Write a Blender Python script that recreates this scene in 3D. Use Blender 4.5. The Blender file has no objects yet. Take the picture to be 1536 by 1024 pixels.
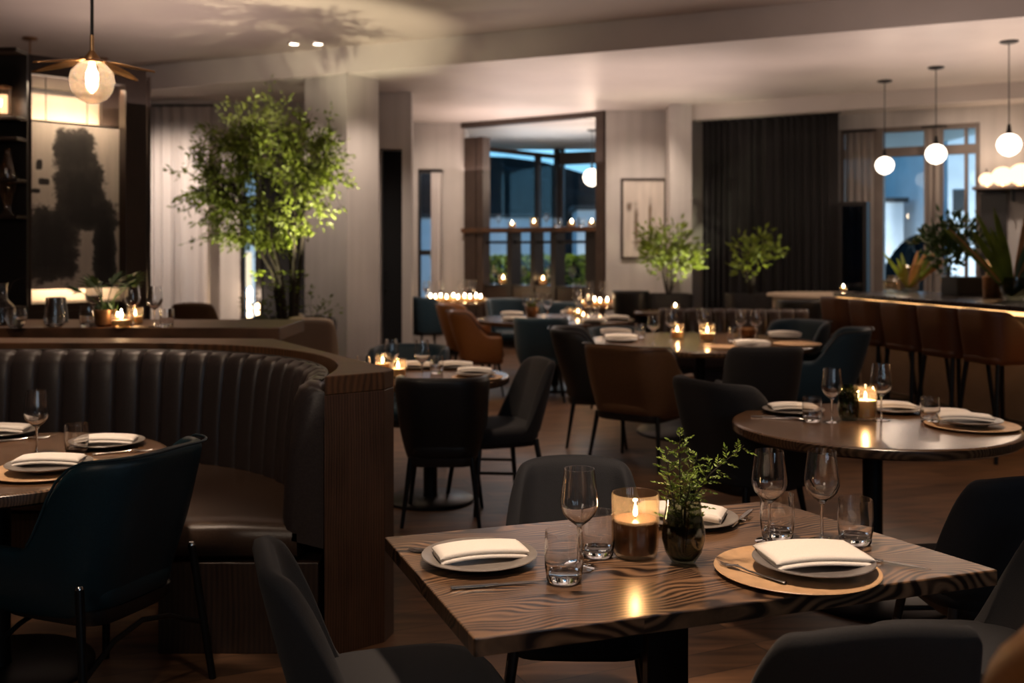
import bpy, math, random
from mathutils import Vector, Matrix, Quaternion
sc = bpy.context.scene
COL = sc.collection
PI = math.pi
F, HZ, CAMH = 1550.0, 375.0, 1.5
rnd = random.Random(7)

def at(px, py, h):
    """a pixel of the photograph whose point is known to lie at height h -> place in the room"""
    y = (CAMH - h) * F / (py - HZ)
    return Vector(((px - 768) / F * y, y, h))
def az(px, y):
    return (px - 768) / F * y
def hz(py, y):
    return CAMH - (py - HZ) * y / F

# ------------------------------------------------------------------ materials
def nt(name):
    m = bpy.data.materials.new(name); m.use_nodes = True
    t = m.node_tree; b = t.nodes['Principled BSDF']
    return m, t, b
def link(t, a, b): t.links.new(a, b)
def node(t, k, **kw):
    n = t.nodes.new(k)
    for a, v in kw.items():
        if a in n.inputs: n.inputs[a].default_value = v
        else: setattr(n, a, v)
    return n
def ramp(t, fac, stops):
    r = t.nodes.new('ShaderNodeValToRGB')
    e = r.color_ramp.elements
    while len(e) < len(stops): e.new(0.5)
    for i, (p, c) in enumerate(stops):
        e[i].position = p; e[i].color = (*c, 1)
    link(t, fac, r.inputs[0]); return r
def coords(t, scale=(1, 1, 1), rot=(0, 0, 0), kind='Object', loc=(0, 0, 0)):
    c = t.nodes.new('ShaderNodeTexCoord'); mp = t.nodes.new('ShaderNodeMapping')
    mp.inputs['Scale'].default_value = scale; mp.inputs['Rotation'].default_value = rot
    mp.inputs['Location'].default_value = loc
    link(t, c.outputs[kind], mp.inputs[0]); return mp.outputs[0]
def bump(t, b, fac, s=0.2, d=0.01):
    n = node(t, 'ShaderNodeBump', Strength=s, Distance=d)
    link(t, fac, n.inputs['Height']); link(t, n.outputs[0], b.inputs['Normal'])
def plain(name, c, rough=0.5, metal=0.0, spec=0.5, nscale=0, nbump=0.0, var=0.0, sheen=0.0, coat=0.0, ndist=0.002):
    m, t, b = nt(name)
    b.inputs['Base Color'].default_value = (*c, 1); b.inputs['Roughness'].default_value = rough
    b.inputs['Metallic'].default_value = metal; b.inputs['Specular IOR Level'].default_value = spec
    b.inputs['Sheen Weight'].default_value = sheen; b.inputs['Coat Weight'].default_value = coat
    if nscale:
        n = node(t, 'ShaderNodeTexNoise', Scale=nscale, Detail=4.0)
        link(t, coords(t), n.inputs['Vector'])
        if var:
            lo = tuple(x * (1 - var) for x in c); hi = tuple(min(1, x * (1 + var)) for x in c)
            link(t, ramp(t, n.outputs[0], [(0.3, lo), (0.7, hi)]).outputs[0], b.inputs['Base Color'])
        if nbump: bump(t, b, n.outputs[0], nbump, ndist)
    return m
def wood(name, dark, light, axis='X', rot=0.0, freq=60.0, amp=0.10, nscale=3.0, rough=0.35, coat=0.0, board=0.0, wavy=0.45, p0=0.3, p1=0.72):
    """long grain along an axis: bands bent by slow noise, plus fine streaks"""
    m, t, b = nt(name)
    base = coords(t, (1, 1, 1), (0, 0, rot))
    if axis == 'Z':      # grain runs upwards: turn the coordinates so that X is up and Y lies across
        sp = t.nodes.new('ShaderNodeSeparateXYZ'); link(t, base, sp.inputs[0])
        ad = node(t, 'ShaderNodeMath', operation='MULTIPLY_ADD'); ad.inputs[1].default_value = 0.73
        link(t, sp.outputs['X'], ad.inputs[0]); link(t, sp.outputs['Y'], ad.inputs[2])
        cb = t.nodes.new('ShaderNodeCombineXYZ'); link(t, sp.outputs['Z'], cb.inputs['X']); link(t, ad.outputs[0], cb.inputs['Y']); base = cb.outputs[0]
    def mul(v, k):
        n = node(t, 'ShaderNodeVectorMath', operation='MULTIPLY'); n.inputs[1].default_value = k; link(t, v, n.inputs[0]); return n.outputs[0]
    def add(v, w):
        n = node(t, 'ShaderNodeVectorMath', operation='ADD'); link(t, v, n.inputs[0]); link(t, w, n.inputs[1]); return n.outputs[0]
    v = base; tone = None
    if board:
        bx = node(t, 'ShaderNodeTexBrick', Scale=1.0); bx.offset = 0.5
        bx.inputs['Brick Width'].default_value = 4.0; bx.inputs['Row Height'].default_value = board; bx.inputs['Mortar Size'].default_value = 0.0
        bx.inputs['Color1'].default_value = (0, 0, 0, 1); bx.inputs['Color2'].default_value = (1, 1, 1, 1); link(t, base, bx.inputs['Vector'])
        v = add(base, mul(bx.outputs['Color'], (2.7, 1.3, 0.9))); tone = bx.outputs['Color']
    wn = node(t, 'ShaderNodeTexNoise', Scale=nscale, Detail=2.0); link(t, mul(v, (0.55, 1, 1)), wn.inputs['Vector'])
    v2 = add(v, mul(wn.outputs['Color'], (0, amp, 0)))
    w = node(t, 'ShaderNodeTexWave', Scale=freq * 2 * PI / 20, Distortion=1.6, Detail=2.0); w.bands_direction = 'Y'; w.inputs['Detail Scale'].default_value = 0.4; link(t, v2, w.inputs['Vector'])
    f = node(t, 'ShaderNodeTexNoise', Scale=1.0, Detail=5.0, Roughness=0.65); link(t, mul(v2, (5, freq * 1.6, 5)), f.inputs['Vector'])
    mx = node(t, 'ShaderNodeMix', data_type='FLOAT'); mx.inputs[0].default_value = 1 - wavy; link(t, w.outputs['Fac'], mx.inputs[2]); link(t, f.outputs[0], mx.inputs[3])
    lo = node(t, 'ShaderNodeTexNoise', Scale=4.0, Detail=2.0); link(t, v, lo.inputs['Vector'])
    m2 = node(t, 'ShaderNodeMix', data_type='FLOAT'); m2.inputs[0].default_value = 0.3; link(t, mx.outputs[0], m2.inputs[2]); link(t, lo.outputs[0], m2.inputs[3])
    link(t, ramp(t, m2.outputs[0], [(p0, dark), (p1, light)]).outputs[0], b.inputs['Base Color'])
    b.inputs['Roughness'].default_value = rough; b.inputs['Coat Weight'].default_value = coat; b.inputs['Coat Roughness'].default_value = 0.2
    bump(t, b, m2.outputs[0], 0.06, 0.001); return m
def glass(name, tint=(1, 1, 1), ior=1.45, rough=0.0, extra=0.0, body=0.0, frost=0.0):
    m = bpy.data.materials.new(name); m.use_nodes = True; t = m.node_tree; t.nodes.clear()
    o = t.nodes.new('ShaderNodeOutputMaterial'); mx = t.nodes.new('ShaderNodeMixShader')
    tr = node(t, 'ShaderNodeBsdfTransparent'); tr.inputs[0].default_value = (*tint, 1)
    gl = node(t, 'ShaderNodeBsdfGlossy', Roughness=rough)
    lw = t.nodes.new('ShaderNodeLayerWeight'); lw.inputs[0].default_value = 0.5
    pw = node(t, 'ShaderNodeMath', operation='POWER'); pw.inputs[1].default_value = 4.0; link(t, lw.outputs['Facing'], pw.inputs[0])
    f0 = ((ior - 1) / (ior + 1)) ** 2 + extra
    ad = node(t, 'ShaderNodeMath', operation='MULTIPLY_ADD'); ad.inputs[1].default_value = .85 - f0; ad.inputs[2].default_value = f0
    link(t, pw.outputs[0], ad.inputs[0]); link(t, ad.outputs[0], mx.inputs[0])
    link(t, tr.outputs[0], mx.inputs[1]); link(t, gl.outputs[0], mx.inputs[2]); cur = mx.outputs[0]
    if body:
        rf = node(t, 'ShaderNodeBsdfGlass', IOR=ior, Roughness=0.0); rf.inputs[0].default_value = (*tint, 1)
        m2 = t.nodes.new('ShaderNodeMixShader'); m2.inputs[0].default_value = body; link(t, cur, m2.inputs[1]); link(t, rf.outputs[0], m2.inputs[2]); cur = m2.outputs[0]
    if frost:
        tl = t.nodes.new('ShaderNodeBsdfTranslucent'); tl.inputs[0].default_value = (*tint, 1)
        m3 = t.nodes.new('ShaderNodeMixShader'); m3.inputs[0].default_value = frost; link(t, cur, m3.inputs[1]); link(t, tl.outputs[0], m3.inputs[2]); cur = m3.outputs[0]
    link(t, cur, o.inputs[0])
    return m
def emit(name, c, s):
    m = bpy.data.materials.new(name); m.use_nodes = True; t = m.node_tree; t.nodes.clear()
    o = t.nodes.new('ShaderNodeOutputMaterial'); e = t.nodes.new('ShaderNodeEmission')
    e.inputs[0].default_value = (*c, 1); e.inputs[1].default_value = s; link(t, e.outputs[0], o.inputs[0]); return m

M = {}
M['plaster'] = None
def plaster(name, c, streak=0.12):
    m, t, b = nt(name)
    n = node(t, 'ShaderNodeTexNoise', Scale=1.0, Detail=6.0); link(t, coords(t, (9, 9, 0.5)), n.inputs['Vector'])
    n2 = node(t, 'ShaderNodeTexNoise', Scale=2.0, Detail=5.0); link(t, coords(t), n2.inputs['Vector'])
    mx = node(t, 'ShaderNodeMix', data_type='FLOAT'); mx.inputs[0].default_value = 0.4
    link(t, n.outputs[0], mx.inputs[2]); link(t, n2.outputs[0], mx.inputs[3])
    link(t, ramp(t, mx.outputs[0], [(0.3, tuple(x * (1 - streak * 2) for x in c)), (0.7, c)]).outputs[0], b.inputs['Base Color'])
    b.inputs['Roughness'].default_value = 0.75; bump(t, b, n2.outputs[0], 0.15, 0.01); return m
M['plaster'] = plaster('plaster', (0.56, 0.52, 0.49))
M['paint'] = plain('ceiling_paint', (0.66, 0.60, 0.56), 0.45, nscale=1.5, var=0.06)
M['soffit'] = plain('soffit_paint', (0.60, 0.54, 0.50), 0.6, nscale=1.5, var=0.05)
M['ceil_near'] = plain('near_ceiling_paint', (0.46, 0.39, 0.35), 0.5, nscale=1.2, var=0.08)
M['dark_wall'] = plain('dark_wall', (0.16, 0.13, 0.12), 0.8, nscale=3, var=0.1)
M['black'] = plain('black_interior', (0.006, 0.006, 0.007), 0.9)
M['metal'] = plain('black_metal', (0.012, 0.012, 0.013), 0.38, 0.6)
M['steel'] = plain('steel', (0.72, 0.70, 0.67), 0.18, 1.0)
M['brass'] = plain('brass', (0.72, 0.42, 0.20), 0.28, 1.0)
M['chrome'] = plain('chrome', (0.8, 0.78, 0.74), 0.12, 1.0)
M['bronze'] = plain('bronze', (0.22, 0.11, 0.05), 0.35, 0.8, nscale=20, var=0.3)
M['leather'] = plain('black_leather', (0.031, 0.023, 0.022), 0.36, nscale=160, nbump=0.25, var=0.25)
M['leather_seat'] = plain('brown_black_leather', (0.045, 0.026, 0.017), 0.33, nscale=160, nbump=0.25, var=0.2)
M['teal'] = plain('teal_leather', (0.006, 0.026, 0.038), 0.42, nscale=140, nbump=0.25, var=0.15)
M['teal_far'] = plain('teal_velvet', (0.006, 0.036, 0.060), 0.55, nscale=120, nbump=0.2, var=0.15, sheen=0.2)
M['brown'] = plain('brown_leather', (0.135, 0.066, 0.031), 0.45, nscale=120, nbump=0.2, var=0.15)
M['tan'] = plain('tan_leather', (0.32, 0.125, 0.035), 0.4, nscale=120, nbump=0.2, var=0.15)
M['stool'] = plain('stool_leather', (0.115, 0.040, 0.014), 0.42, nscale=120, nbump=0.2, var=0.15)
M['taupe'] = plain('taupe_leather', (0.20, 0.145, 0.105), 0.45, nscale=120, nbump=0.2, var=0.1)
M['fabric'] = plain('charcoal_fabric', (0.0165, 0.0155, 0.017), 0.85, nscale=420, nbump=0.5, var=0.3, sheen=0.08)
M['navy'] = plain('navy_fabric', (0.0065, 0.0075, 0.0115), 0.8, nscale=420, nbump=0.5, var=0.3, sheen=0.03)
M['blackleather'] = plain('matt_black_leather', (0.008, 0.008, 0.009), 0.45, nscale=150, nbump=0.2)
M['pipe'] = plain('piping', (0.02, 0.017, 0.016), 0.4)
M['ceramic'] = plain('stone_ceramic', (0.20, 0.175, 0.155), 0.3, nscale=40, var=0.12)
M['ceramic_dark'] = plain('grey_ceramic', (0.17, 0.15, 0.14), 0.28, nscale=60, var=0.15)
M['charger'] = plain('tan_charger', (0.52, 0.32, 0.17), 0.45, nscale=30, var=0.15)
M['linen'] = plain('white_linen', (0.80, 0.74, 0.67), 0.85, nscale=500, nbump=0.3, var=0.06)
M['table'] = wood('grained_tabletop', (0.013, 0.007, 0.005), (0.225, 0.124, 0.066), 'X', -.33, 60, .50, 3.2, .30, .25, .19, .34, .40, .665)
M['table2'] = wood('walnut_tabletop', (0.035, 0.017, 0.009), (0.20, 0.105, 0.052), 'X', .2, 80, .3, 3.0, .27, .35, .16, .4, .28, .78)
M['darkwood'] = wood('dark_oak', (0.009, 0.0045, 0.003), (0.040, 0.020, 0.012), 'Z', 0, 70, .06, 2.0, .42, .1, 0, .3)
M['capwood'] = wood('oiled_oak_cap', (0.040, 0.018, 0.008), (0.150, 0.066, 0.028), 'X', 0, 60, .06, 2.5, .48, .0, .14, .35)
M['panel'] = wood('oak_panel', (0.032, 0.016, 0.010), (0.125, 0.064, 0.039), 'Z', 0, 75, .05, 1.8, .42, .1, .11, .35)
M['frame_wood'] = wood('frame_wood', (0.022, 0.013, 0.010), (0.068, 0.044, 0.033), 'Z', 0, 60, .06, 2.0, .45)
M['frame_grey'] = plain('taupe_frame', (0.17, 0.135, 0.115), 0.5, nscale=5, var=0.1)
M['taupe_panel'] = plain('taupe_panel', (0.13, 0.10, 0.085), 0.6, nscale=5, var=0.15)
M['blackwood'] = plain('ebonised_wood', (0.012, 0.010, 0.010), 0.4, nscale=30, var=0.2)
M['wax'] = plain('cream_wax', (0.85, 0.70, 0.50), 0.5); M['wax'].node_tree.nodes['Principled BSDF'].inputs['Emission Color'].default_value = (1, 0.55, 0.2, 1)
M['wax'].node_tree.nodes['Principled BSDF'].inputs['Subsurface Weight'].default_value = 0.6
M['wax'].node_tree.nodes['Principled BSDF'].inputs['Subsurface Radius'].default_value = (0.03, 0.015, 0.008)
M['wax_dark'] = plain('brown_wax', (0.085, 0.038, 0.018), 0.3)
M['flame'] = emit('flame', (1.0, 0.76, 0.48), 110.0)
M['wick'] = plain('wick', (0.02, 0.015, 0.01), 0.9)
M['glass'] = glass('clear_glass', (1, 1, 1), ior=1.6, body=1.0)
M['glass_amber'] = glass('amber_glass', (0.98, 0.88, 0.74), extra=.03, frost=.035)
M['glass_smoke'] = glass('smoked_glass', (0.56, 0.57, 0.50), extra=.02)
M['glass_bowl'] = glass('globe_glass', (1.0, 0.90, 0.80), extra=0.05, frost=.035)
M['pane'] = glass('window_pane', (0.86, 0.92, 0.95), 1.35)
M['pane_dark'] = glass('dark_pane', (0.5, 0.55, 0.6), 1.5)
M['opal'] = emit('opal_globe', (1.0, 0.86, 0.70), 4.5)
M['opal_soft'] = emit('opal_lamp', (1.0, 0.66, 0.40), 2.4)
M['bulb'] = emit('bulb', (1.0, 0.80, 0.56), 110.0)
M['led'] = emit('led_strip', (1.0, 0.50, 0.18), 3.2)
M['led_cream'] = emit('led_cream', (1.0, 0.72, 0.45), 9.0)
M['down'] = emit('downlight', (1.0, 0.8, 0.6), 14.0)
M['sconce'] = emit('sconce', (1.0, 0.66, 0.36), 12.0)
M['win_lit'] = emit('lit_window', (1.0, 0.75, 0.5), 1.6)
M['leaf'] = plain('leaf', (0.16, 0.21, 0.018), 0.5, nscale=6, var=0.45)
M['leaf_fine'] = plain('sprig_leaf', (0.17, 0.25, 0.03), 0.5, nscale=9, var=0.4)
M['leaf_dark'] = plain('dark_leaf', (0.035, 0.075, 0.016), 0.4, nscale=6, var=0.4)
M['leaf_dry'] = plain('dried_leaf', (0.50, 0.25, 0.10), 0.6, nscale=6, var=0.3)
for k in ('leaf', 'leaf_fine', 'leaf_dry'):
    M[k].node_tree.nodes['Principled BSDF'].inputs['Subsurface Weight'].default_value = 0.0
M['bark'] = plain('bark', (0.022, 0.015, 0.010), 0.85, nscale=25, nbump=0.6, var=0.4)
M['soil'] = plain('soil', (0.03, 0.02, 0.014), 0.95, nscale=30, nbump=0.8, var=0.4)
M['moss'] = plain('moss', (0.10, 0.10, 0.03), 0.95, nscale=20, nbump=0.8, var=0.5)
M['pot'] = plain('charcoal_pot', (0.03, 0.027, 0.026), 0.55, nscale=18, var=0.25)
M['beige'] = plain('beige_cladding', (0.50, 0.40, 0.30), 0.5, nscale=4, var=0.08)
M['stone'] = plain('dark_stone', (0.030, 0.024, 0.022), 0.22, nscale=25, var=0.5)
M['drape'] = plain('charcoal_drape', (0.015, 0.0125, 0.013), 0.85, nscale=300, nbump=0.3, var=0.2, sheen=0.05)
M['white_wall'] = plain('outdoor_render', (0.70, 0.72, 0.74), 0.8, nscale=2, var=0.08)
M['hill'] = plain('night_trees', (0.003, 0.0045, 0.004), 0.95, nscale=1.2, nbump=1.0, var=0.5)
M['water'] = plain('water', (0.9, 0.92, 0.92), 0.0)

def sheer(name, c):
    m = bpy.data.materials.new(name); m.use_nodes = True; t = m.node_tree; t.nodes.clear()
    o = t.nodes.new('ShaderNodeOutputMaterial')
    d = node(t, 'ShaderNodeBsdfDiffuse'); d.inputs[0].default_value = (*c, 1)
    tl = node(t, 'ShaderNodeBsdfTranslucent'); tl.inputs[0].default_value = (*c, 1)
    tr = node(t, 'ShaderNodeBsdfTransparent')
    a = t.nodes.new('ShaderNodeMixShader'); a.inputs[0].default_value = 0.4
    b = t.nodes.new('ShaderNodeMixShader'); b.inputs[0].default_value = 0.12
    link(t, d.outputs[0], a.inputs[1]); link(t, tl.outputs[0], a.inputs[2])
    link(t, a.outputs[0], b.inputs[1]); link(t, tr.outputs[0], b.inputs[2]); link(t, b.outputs[0], o.inputs[0]); return m
M['sheer'] = sheer('sheer_white', (0.80, 0.75, 0.72))
M['sheer_grey'] = sheer('sheer_grey', (0.42, 0.36, 0.32))

def floor_mat():
    m, t, b = nt('plank_floor')
    v = coords(t, (1, 1, 1), (0, 0, math.radians(-24)))
    br = node(t, 'ShaderNodeTexBrick', Scale=1.0); br.offset = 0.37
    br.inputs['Brick Width'].default_value = 1.5; br.inputs['Row Height'].default_value = 0.17
    br.inputs['Mortar Size'].default_value = 0.0025; br.inputs['Mortar Smooth'].default_value = 0.2
    br.inputs['Color1'].default_value = (0, 0, 0, 1); br.inputs['Color2'].default_value = (1, 1, 1, 1); br.inputs['Mortar'].default_value = (0.5, 0.5, 0.5, 1)
    link(t, v, br.inputs['Vector'])
    off = node(t, 'ShaderNodeVectorMath', operation='MULTIPLY_ADD'); off.inputs[1].default_value = (5, 3, 0)
    link(t, br.outputs['Color'], off.inputs[0]); link(t, coords(t, (1.2, 9, 1), (0, 0, math.radians(-24))), off.inputs[2])
    n = node(t, 'ShaderNodeTexNoise', Scale=1.5, Detail=8.0, Distortion=0.8); link(t, off.outputs[0], n.inputs['Vector'])
    r = ramp(t, n.outputs[0], [(0.25, (0.055, 0.026, 0.013)), (0.75, (0.235, 0.118, 0.058))])
    tone = node(t, 'ShaderNodeMix', data_type='RGBA', blend_type='MULTIPLY'); tone.inputs[0].default_value = 0.45
    link(t, r.outputs[0], tone.inputs[6]); link(t, br.outputs['Color'], tone.inputs[7])
    dk = node(t, 'ShaderNodeMix', data_type='RGBA'); link(t, br.outputs['Fac'], dk.inputs[0])
    link(t, tone.outputs[2], dk.inputs[6]); dk.inputs[7].default_value = (0.01, 0.006, 0.004, 1)
    link(t, dk.outputs[2], b.inputs['Base Color'])
    b.inputs['Roughness'].default_value = 0.44; bump(t, b, n.outputs[0], 0.12, 0.003); return m
M['floor'] = floor_mat()

def art_mat(name, ground, ink, blots, lo=0.42, hi=0.56, wob=0.16, freq=7.0):
    """ink wash: blots = (cx, cz, rx, rz) in the panel's own metres, edges broken by noise"""
    m, t, b = nt(name)
    tc = coords(t)
    n = node(t, 'ShaderNodeTexNoise', Scale=freq, Detail=10.0, Roughness=0.74); link(t, tc, n.inputs['Vector'])
    n2 = node(t, 'ShaderNodeTexNoise', Scale=2.0, Detail=8.0); link(t, coords(t, (6, 6, 1)), n2.inputs['Vector'])
    val = None
    for cx, cz, rx, rz_ in blots:
        mp = t.nodes.new('ShaderNodeMapping'); mp.vector_type = 'POINT'
        mp.inputs['Location'].default_value = (-cx / rx, 0, -cz / rz_); mp.inputs['Scale'].default_value = (1 / rx, 0, 1 / rz_)
        c = t.nodes.new('ShaderNodeTexCoord'); link(t, c.outputs['Object'], mp.inputs[0])
        sq = node(t, 'ShaderNodeVectorMath', operation='MULTIPLY'); link(t, mp.outputs[0], sq.inputs[0]); link(t, mp.outputs[0], sq.inputs[1])
        dt = node(t, 'ShaderNodeVectorMath', operation='DOT_PRODUCT'); link(t, sq.outputs[0], dt.inputs[0]); link(t, sq.outputs[0], dt.inputs[1])
        ln = node(t, 'ShaderNodeMath', operation='POWER'); ln.inputs[1].default_value = .25; link(t, dt.outputs['Value'], ln.inputs[0])
        o = ln.outputs[0]
        if val is None: val = o
        else:
            mn = node(t, 'ShaderNodeMath', operation='SMOOTH_MIN'); mn.inputs[2].default_value = 0.12
            link(t, val, mn.inputs[0]); link(t, o, mn.inputs[1]); val = mn.outputs[0]
    ad = node(t, 'ShaderNodeMath', operation='MULTIPLY_ADD'); ad.inputs[1].default_value = wob * 5
    link(t, n.outputs[0], ad.inputs[0]); link(t, val, ad.inputs[2])
    r = ramp(t, ad.outputs[0], [(lo - .16, ink), (lo - .05, tuple(.75 * a_ + .04 * b_ for a_, b_ in zip(ink, ground))), (lo, tuple(.5 * a_ + .09 * b_ for a_, b_ in zip(ink, ground))), (hi, ground)])
    sub = node(t, 'ShaderNodeMath', operation='MULTIPLY'); sub.inputs[1].default_value = 0.36
    link(t, ad.outputs[0], sub.inputs[0]); link(t, sub.outputs[0], r.inputs[0])
    r2 = ramp(t, n2.outputs[0], [(0.3, (0.72, 0.72, 0.72)), (0.7, (1, 1, 1))])
    mx = node(t, 'ShaderNodeMix', data_type='RGBA', blend_type='MULTIPLY'); mx.inputs[0].default_value = 0.8
    link(t, r.outputs[0], mx.inputs[6]); link(t, r2.outputs[0], mx.inputs[7]); link(t, mx.outputs[2], b.inputs['Base Color'])
    b.inputs['Roughness'].default_value = 0.8; return m
# ------------------------------------------------------------------ mesh collector
class G:
    def __init__(s): s.v = []; s.f = []
    def add(s, vs, fs):
        o = len(s.v); s.v += [tuple(p) for p in vs]; s.f += [tuple(i + o for i in q) for q in fs]; return s
    def box(s, x0, x1, y0, y1, z0, z1, mat=None):
        vs = [Vector((x, y, z)) for z in (z0, z1) for y in (y0, y1) for x in (x0, x1)]
        if mat: vs = [mat @ p for p in vs]
        return s.add(vs, [(0, 2, 3, 1), (4, 5, 7, 6), (0, 1, 5, 4), (2, 6, 7, 3), (0, 4, 6, 2), (1, 3, 7, 5)])
    def prism(s, poly, z0, z1):
        n = len(poly)
        vs = [(x, y, z0) for x, y in poly] + [(x, y, z1) for x, y in poly]
        fs = [tuple(range(n - 1, -1, -1)), tuple(range(n, 2 * n))] + [(i, (i + 1) % n, n + (i + 1) % n, n + i) for i in range(n)]
        return s.add(vs, fs)
    def lathe(s, prof, n=32, c=(0, 0, 0)):
        vs = []; fs = []; idx = []
        for r, z in prof:
            if r < 1e-6: idx.append([len(vs)]); vs.append((c[0], c[1], c[2] + z))
            else:
                idx.append(list(range(len(vs), len(vs) + n)))
                vs += [(c[0] + r * math.cos(2 * PI * i / n), c[1] + r * math.sin(2 * PI * i / n), c[2] + z) for i in range(n)]
        for a, b in zip(idx, idx[1:]):
            if len(a) == 1 and len(b) == 1: continue
            for i in range(n):
                j = (i + 1) % n
                if len(a) == 1: fs.append((a[0], b[j], b[i]))
                elif len(b) == 1: fs.append((a[i], a[j], b[0]))
                else: fs.append((a[i], a[j], b[j], b[i]))
        return s.add(vs, fs)
    def tube(s, pts, r, n=10, cap=True):
        pts = [Vector(p) for p in pts]; k = len(pts)
        rs = r if isinstance(r, (list, tuple)) else [r] * k
        vs = []; fs = []
        d0 = (pts[1] - pts[0]).normalized()
        a = d0.orthogonal().normalized()
        for i in range(k):
            d = (pts[min(i + 1, k - 1)] - pts[max(i - 1, 0)]).normalized()
            a = (a - d * a.dot(d)).normalized(); b = d.cross(a)
            for j in range(n):
                t = 2 * PI * j / n
                vs.append(pts[i] + (a * math.cos(t) + b * math.sin(t)) * rs[i])
        for i in range(k - 1):
            for j in range(n):
                fs.append((i * n + j, i * n + (j + 1) % n, (i + 1) * n + (j + 1) % n, (i + 1) * n + j))
        if cap:
            fs.append(tuple(range(n - 1, -1, -1))); fs.append(tuple((k - 1) * n + j for j in range(n)))
        return s.add(vs, fs)
    def grid(s, rows, closed=False):
        n = len(rows[0]); vs = [p for r in rows for p in r]; fs = []
        for i in range(len(rows) - 1):
            for j in range(n if closed else n - 1):
                k = (j + 1) % n
                fs.append((i * n + j, i * n + k, (i + 1) * n + k, (i + 1) * n + j))
        return s.add(vs, fs)
    def rings(s, outline, levels):
        """outline: 2-D loop about 0,0; levels: (inset scale, z) from bottom to top, capped"""
        rows = [[(x * k, y * k, z) for x, y in outline] for k, z in levels]
        s.grid(rows, True); n = len(outline); o = len(s.v) - n * len(levels)
        s.f.append(tuple(o + n - 1 - i for i in range(n))); s.f.append(tuple(o + n * (len(levels) - 1) + i for i in range(n)))
        return s
    def leaf(s, p, d, L, W, up=None, fold=0.25):
        p = Vector(p); d = Vector(d).normalized()
        side = d.cross(up if up is not None else Vector((rnd.gauss(0, 1), rnd.gauss(0, 1), rnd.gauss(0, 1))))
        if side.length < 1e-4: side = d.orthogonal()
        side.normalize(); nrm = side.cross(d)
        m = p + d * L * 0.45
        return s.add([p, m + side * W / 2 + nrm * W * fold, p + d * L, m - side * W / 2 + nrm * W * fold], [(0, 1, 2), (0, 2, 3)])
    def build(s, name, m, parent=None, bevel=0, sub=0, smooth=True, seg=2, loc=None, ang=40):
        me = bpy.data.meshes.new(name); me.from_pydata(s.v, [], s.f); me.validate(); me.update()
        o = bpy.data.objects.new(name, me); COL.objects.link(o)
        me.materials.append(M[m] if isinstance(m, str) else m)
        if smooth:
            me.polygons.foreach_set('use_smooth', [True] * len(me.polygons))
            if not sub: me.set_sharp_from_angle(angle=math.radians(ang))
        if parent: o.parent = parent
        if loc is not None: o.location = loc
        if bevel:
            b = o.modifiers.new('bevel', 'BEVEL'); b.width = bevel; b.segments = seg; b.limit_method = 'ANGLE'; b.angle_limit = 0.6; b.harden_normals = False
        if sub:
            b = o.modifiers.new('sub', 'SUBSURF'); b.levels = sub; b.render_levels = sub
        return o

def thing(name, label, cat, loc=(0, 0, 0), rz=0.0, group=None, scale=1.0):
    o = bpy.data.objects.new(name, None); COL.objects.link(o); o.empty_display_size = 0.1
    o.location = loc; o.rotation_euler = (0, 0, rz); o.scale = (scale,) * 3
    return tag(o, label, cat, group)
def tag(o, label, cat, group=None):
    o['label'] = label; o['category'] = cat
    if group: o['group'] = group
    return o
def struct(g, name, m, **kw):
    o = g.build(name, m, smooth=kw.pop('smooth', False), **kw); o['kind'] = 'structure'; return o
def copy_tree(o, parent=None):
    c = o.copy(); COL.objects.link(c)
    if parent is not None: c.parent = parent
    for ch in list(o.children): copy_tree(ch, c)
    return c
PROTO = {}
def put(key, maker, loc, rz, label, cat, group=None, scale=1.0):
    """first of a kind is built, the next ones are copies of it and of its parts"""
    if key not in PROTO: o = PROTO[key] = maker()
    else: o = copy_tree(PROTO[key])
    o.location = loc; o.rotation_euler = (0, 0, rz); o.scale = (scale,) * 3 if not isinstance(scale, tuple) else scale
    o['label'] = label; o['category'] = cat
    if group: o['group'] = group
    elif 'group' in o: del o['group']
    return o
def lamp(kind, loc, power, color, size=0.05, target=None, spot=60, blend=0.6, name='light'):
    l = bpy.data.lights.new(name, kind); l.energy = power; l.color = color
    if kind == 'AREA': l.size = size
    else: l.shadow_soft_size = size
    o = bpy.data.objects.new(name, l); COL.objects.link(o); o.location = loc
    if kind == 'SPOT': l.spot_size = math.radians(spot); l.spot_blend = blend
    if target is not None: o.rotation_euler = (Vector(target) - Vector(loc)).to_track_quat('-Z', 'Y').to_euler()
    return o
WARM = (1.0, 0.74, 0.54); CANDLE = (1.0, 0.60, 0.30); COOL = (0.5, 0.75, 1.0)

def superell(a, b, n=40, e=3.5):
    out = []
    for i in range(n):
        t = 2 * PI * i / n; c, s_ = math.cos(t), math.sin(t)
        out.append((a * math.copysign(abs(c) ** (2 / e), c), b * math.copysign(abs(s_) ** (2 / e), s_)))
    return out
def smooth(a, b, x):
    t = min(1, max(0, (x - a) / (b - a))); return t * t * (3 - 2 * t)
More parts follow.
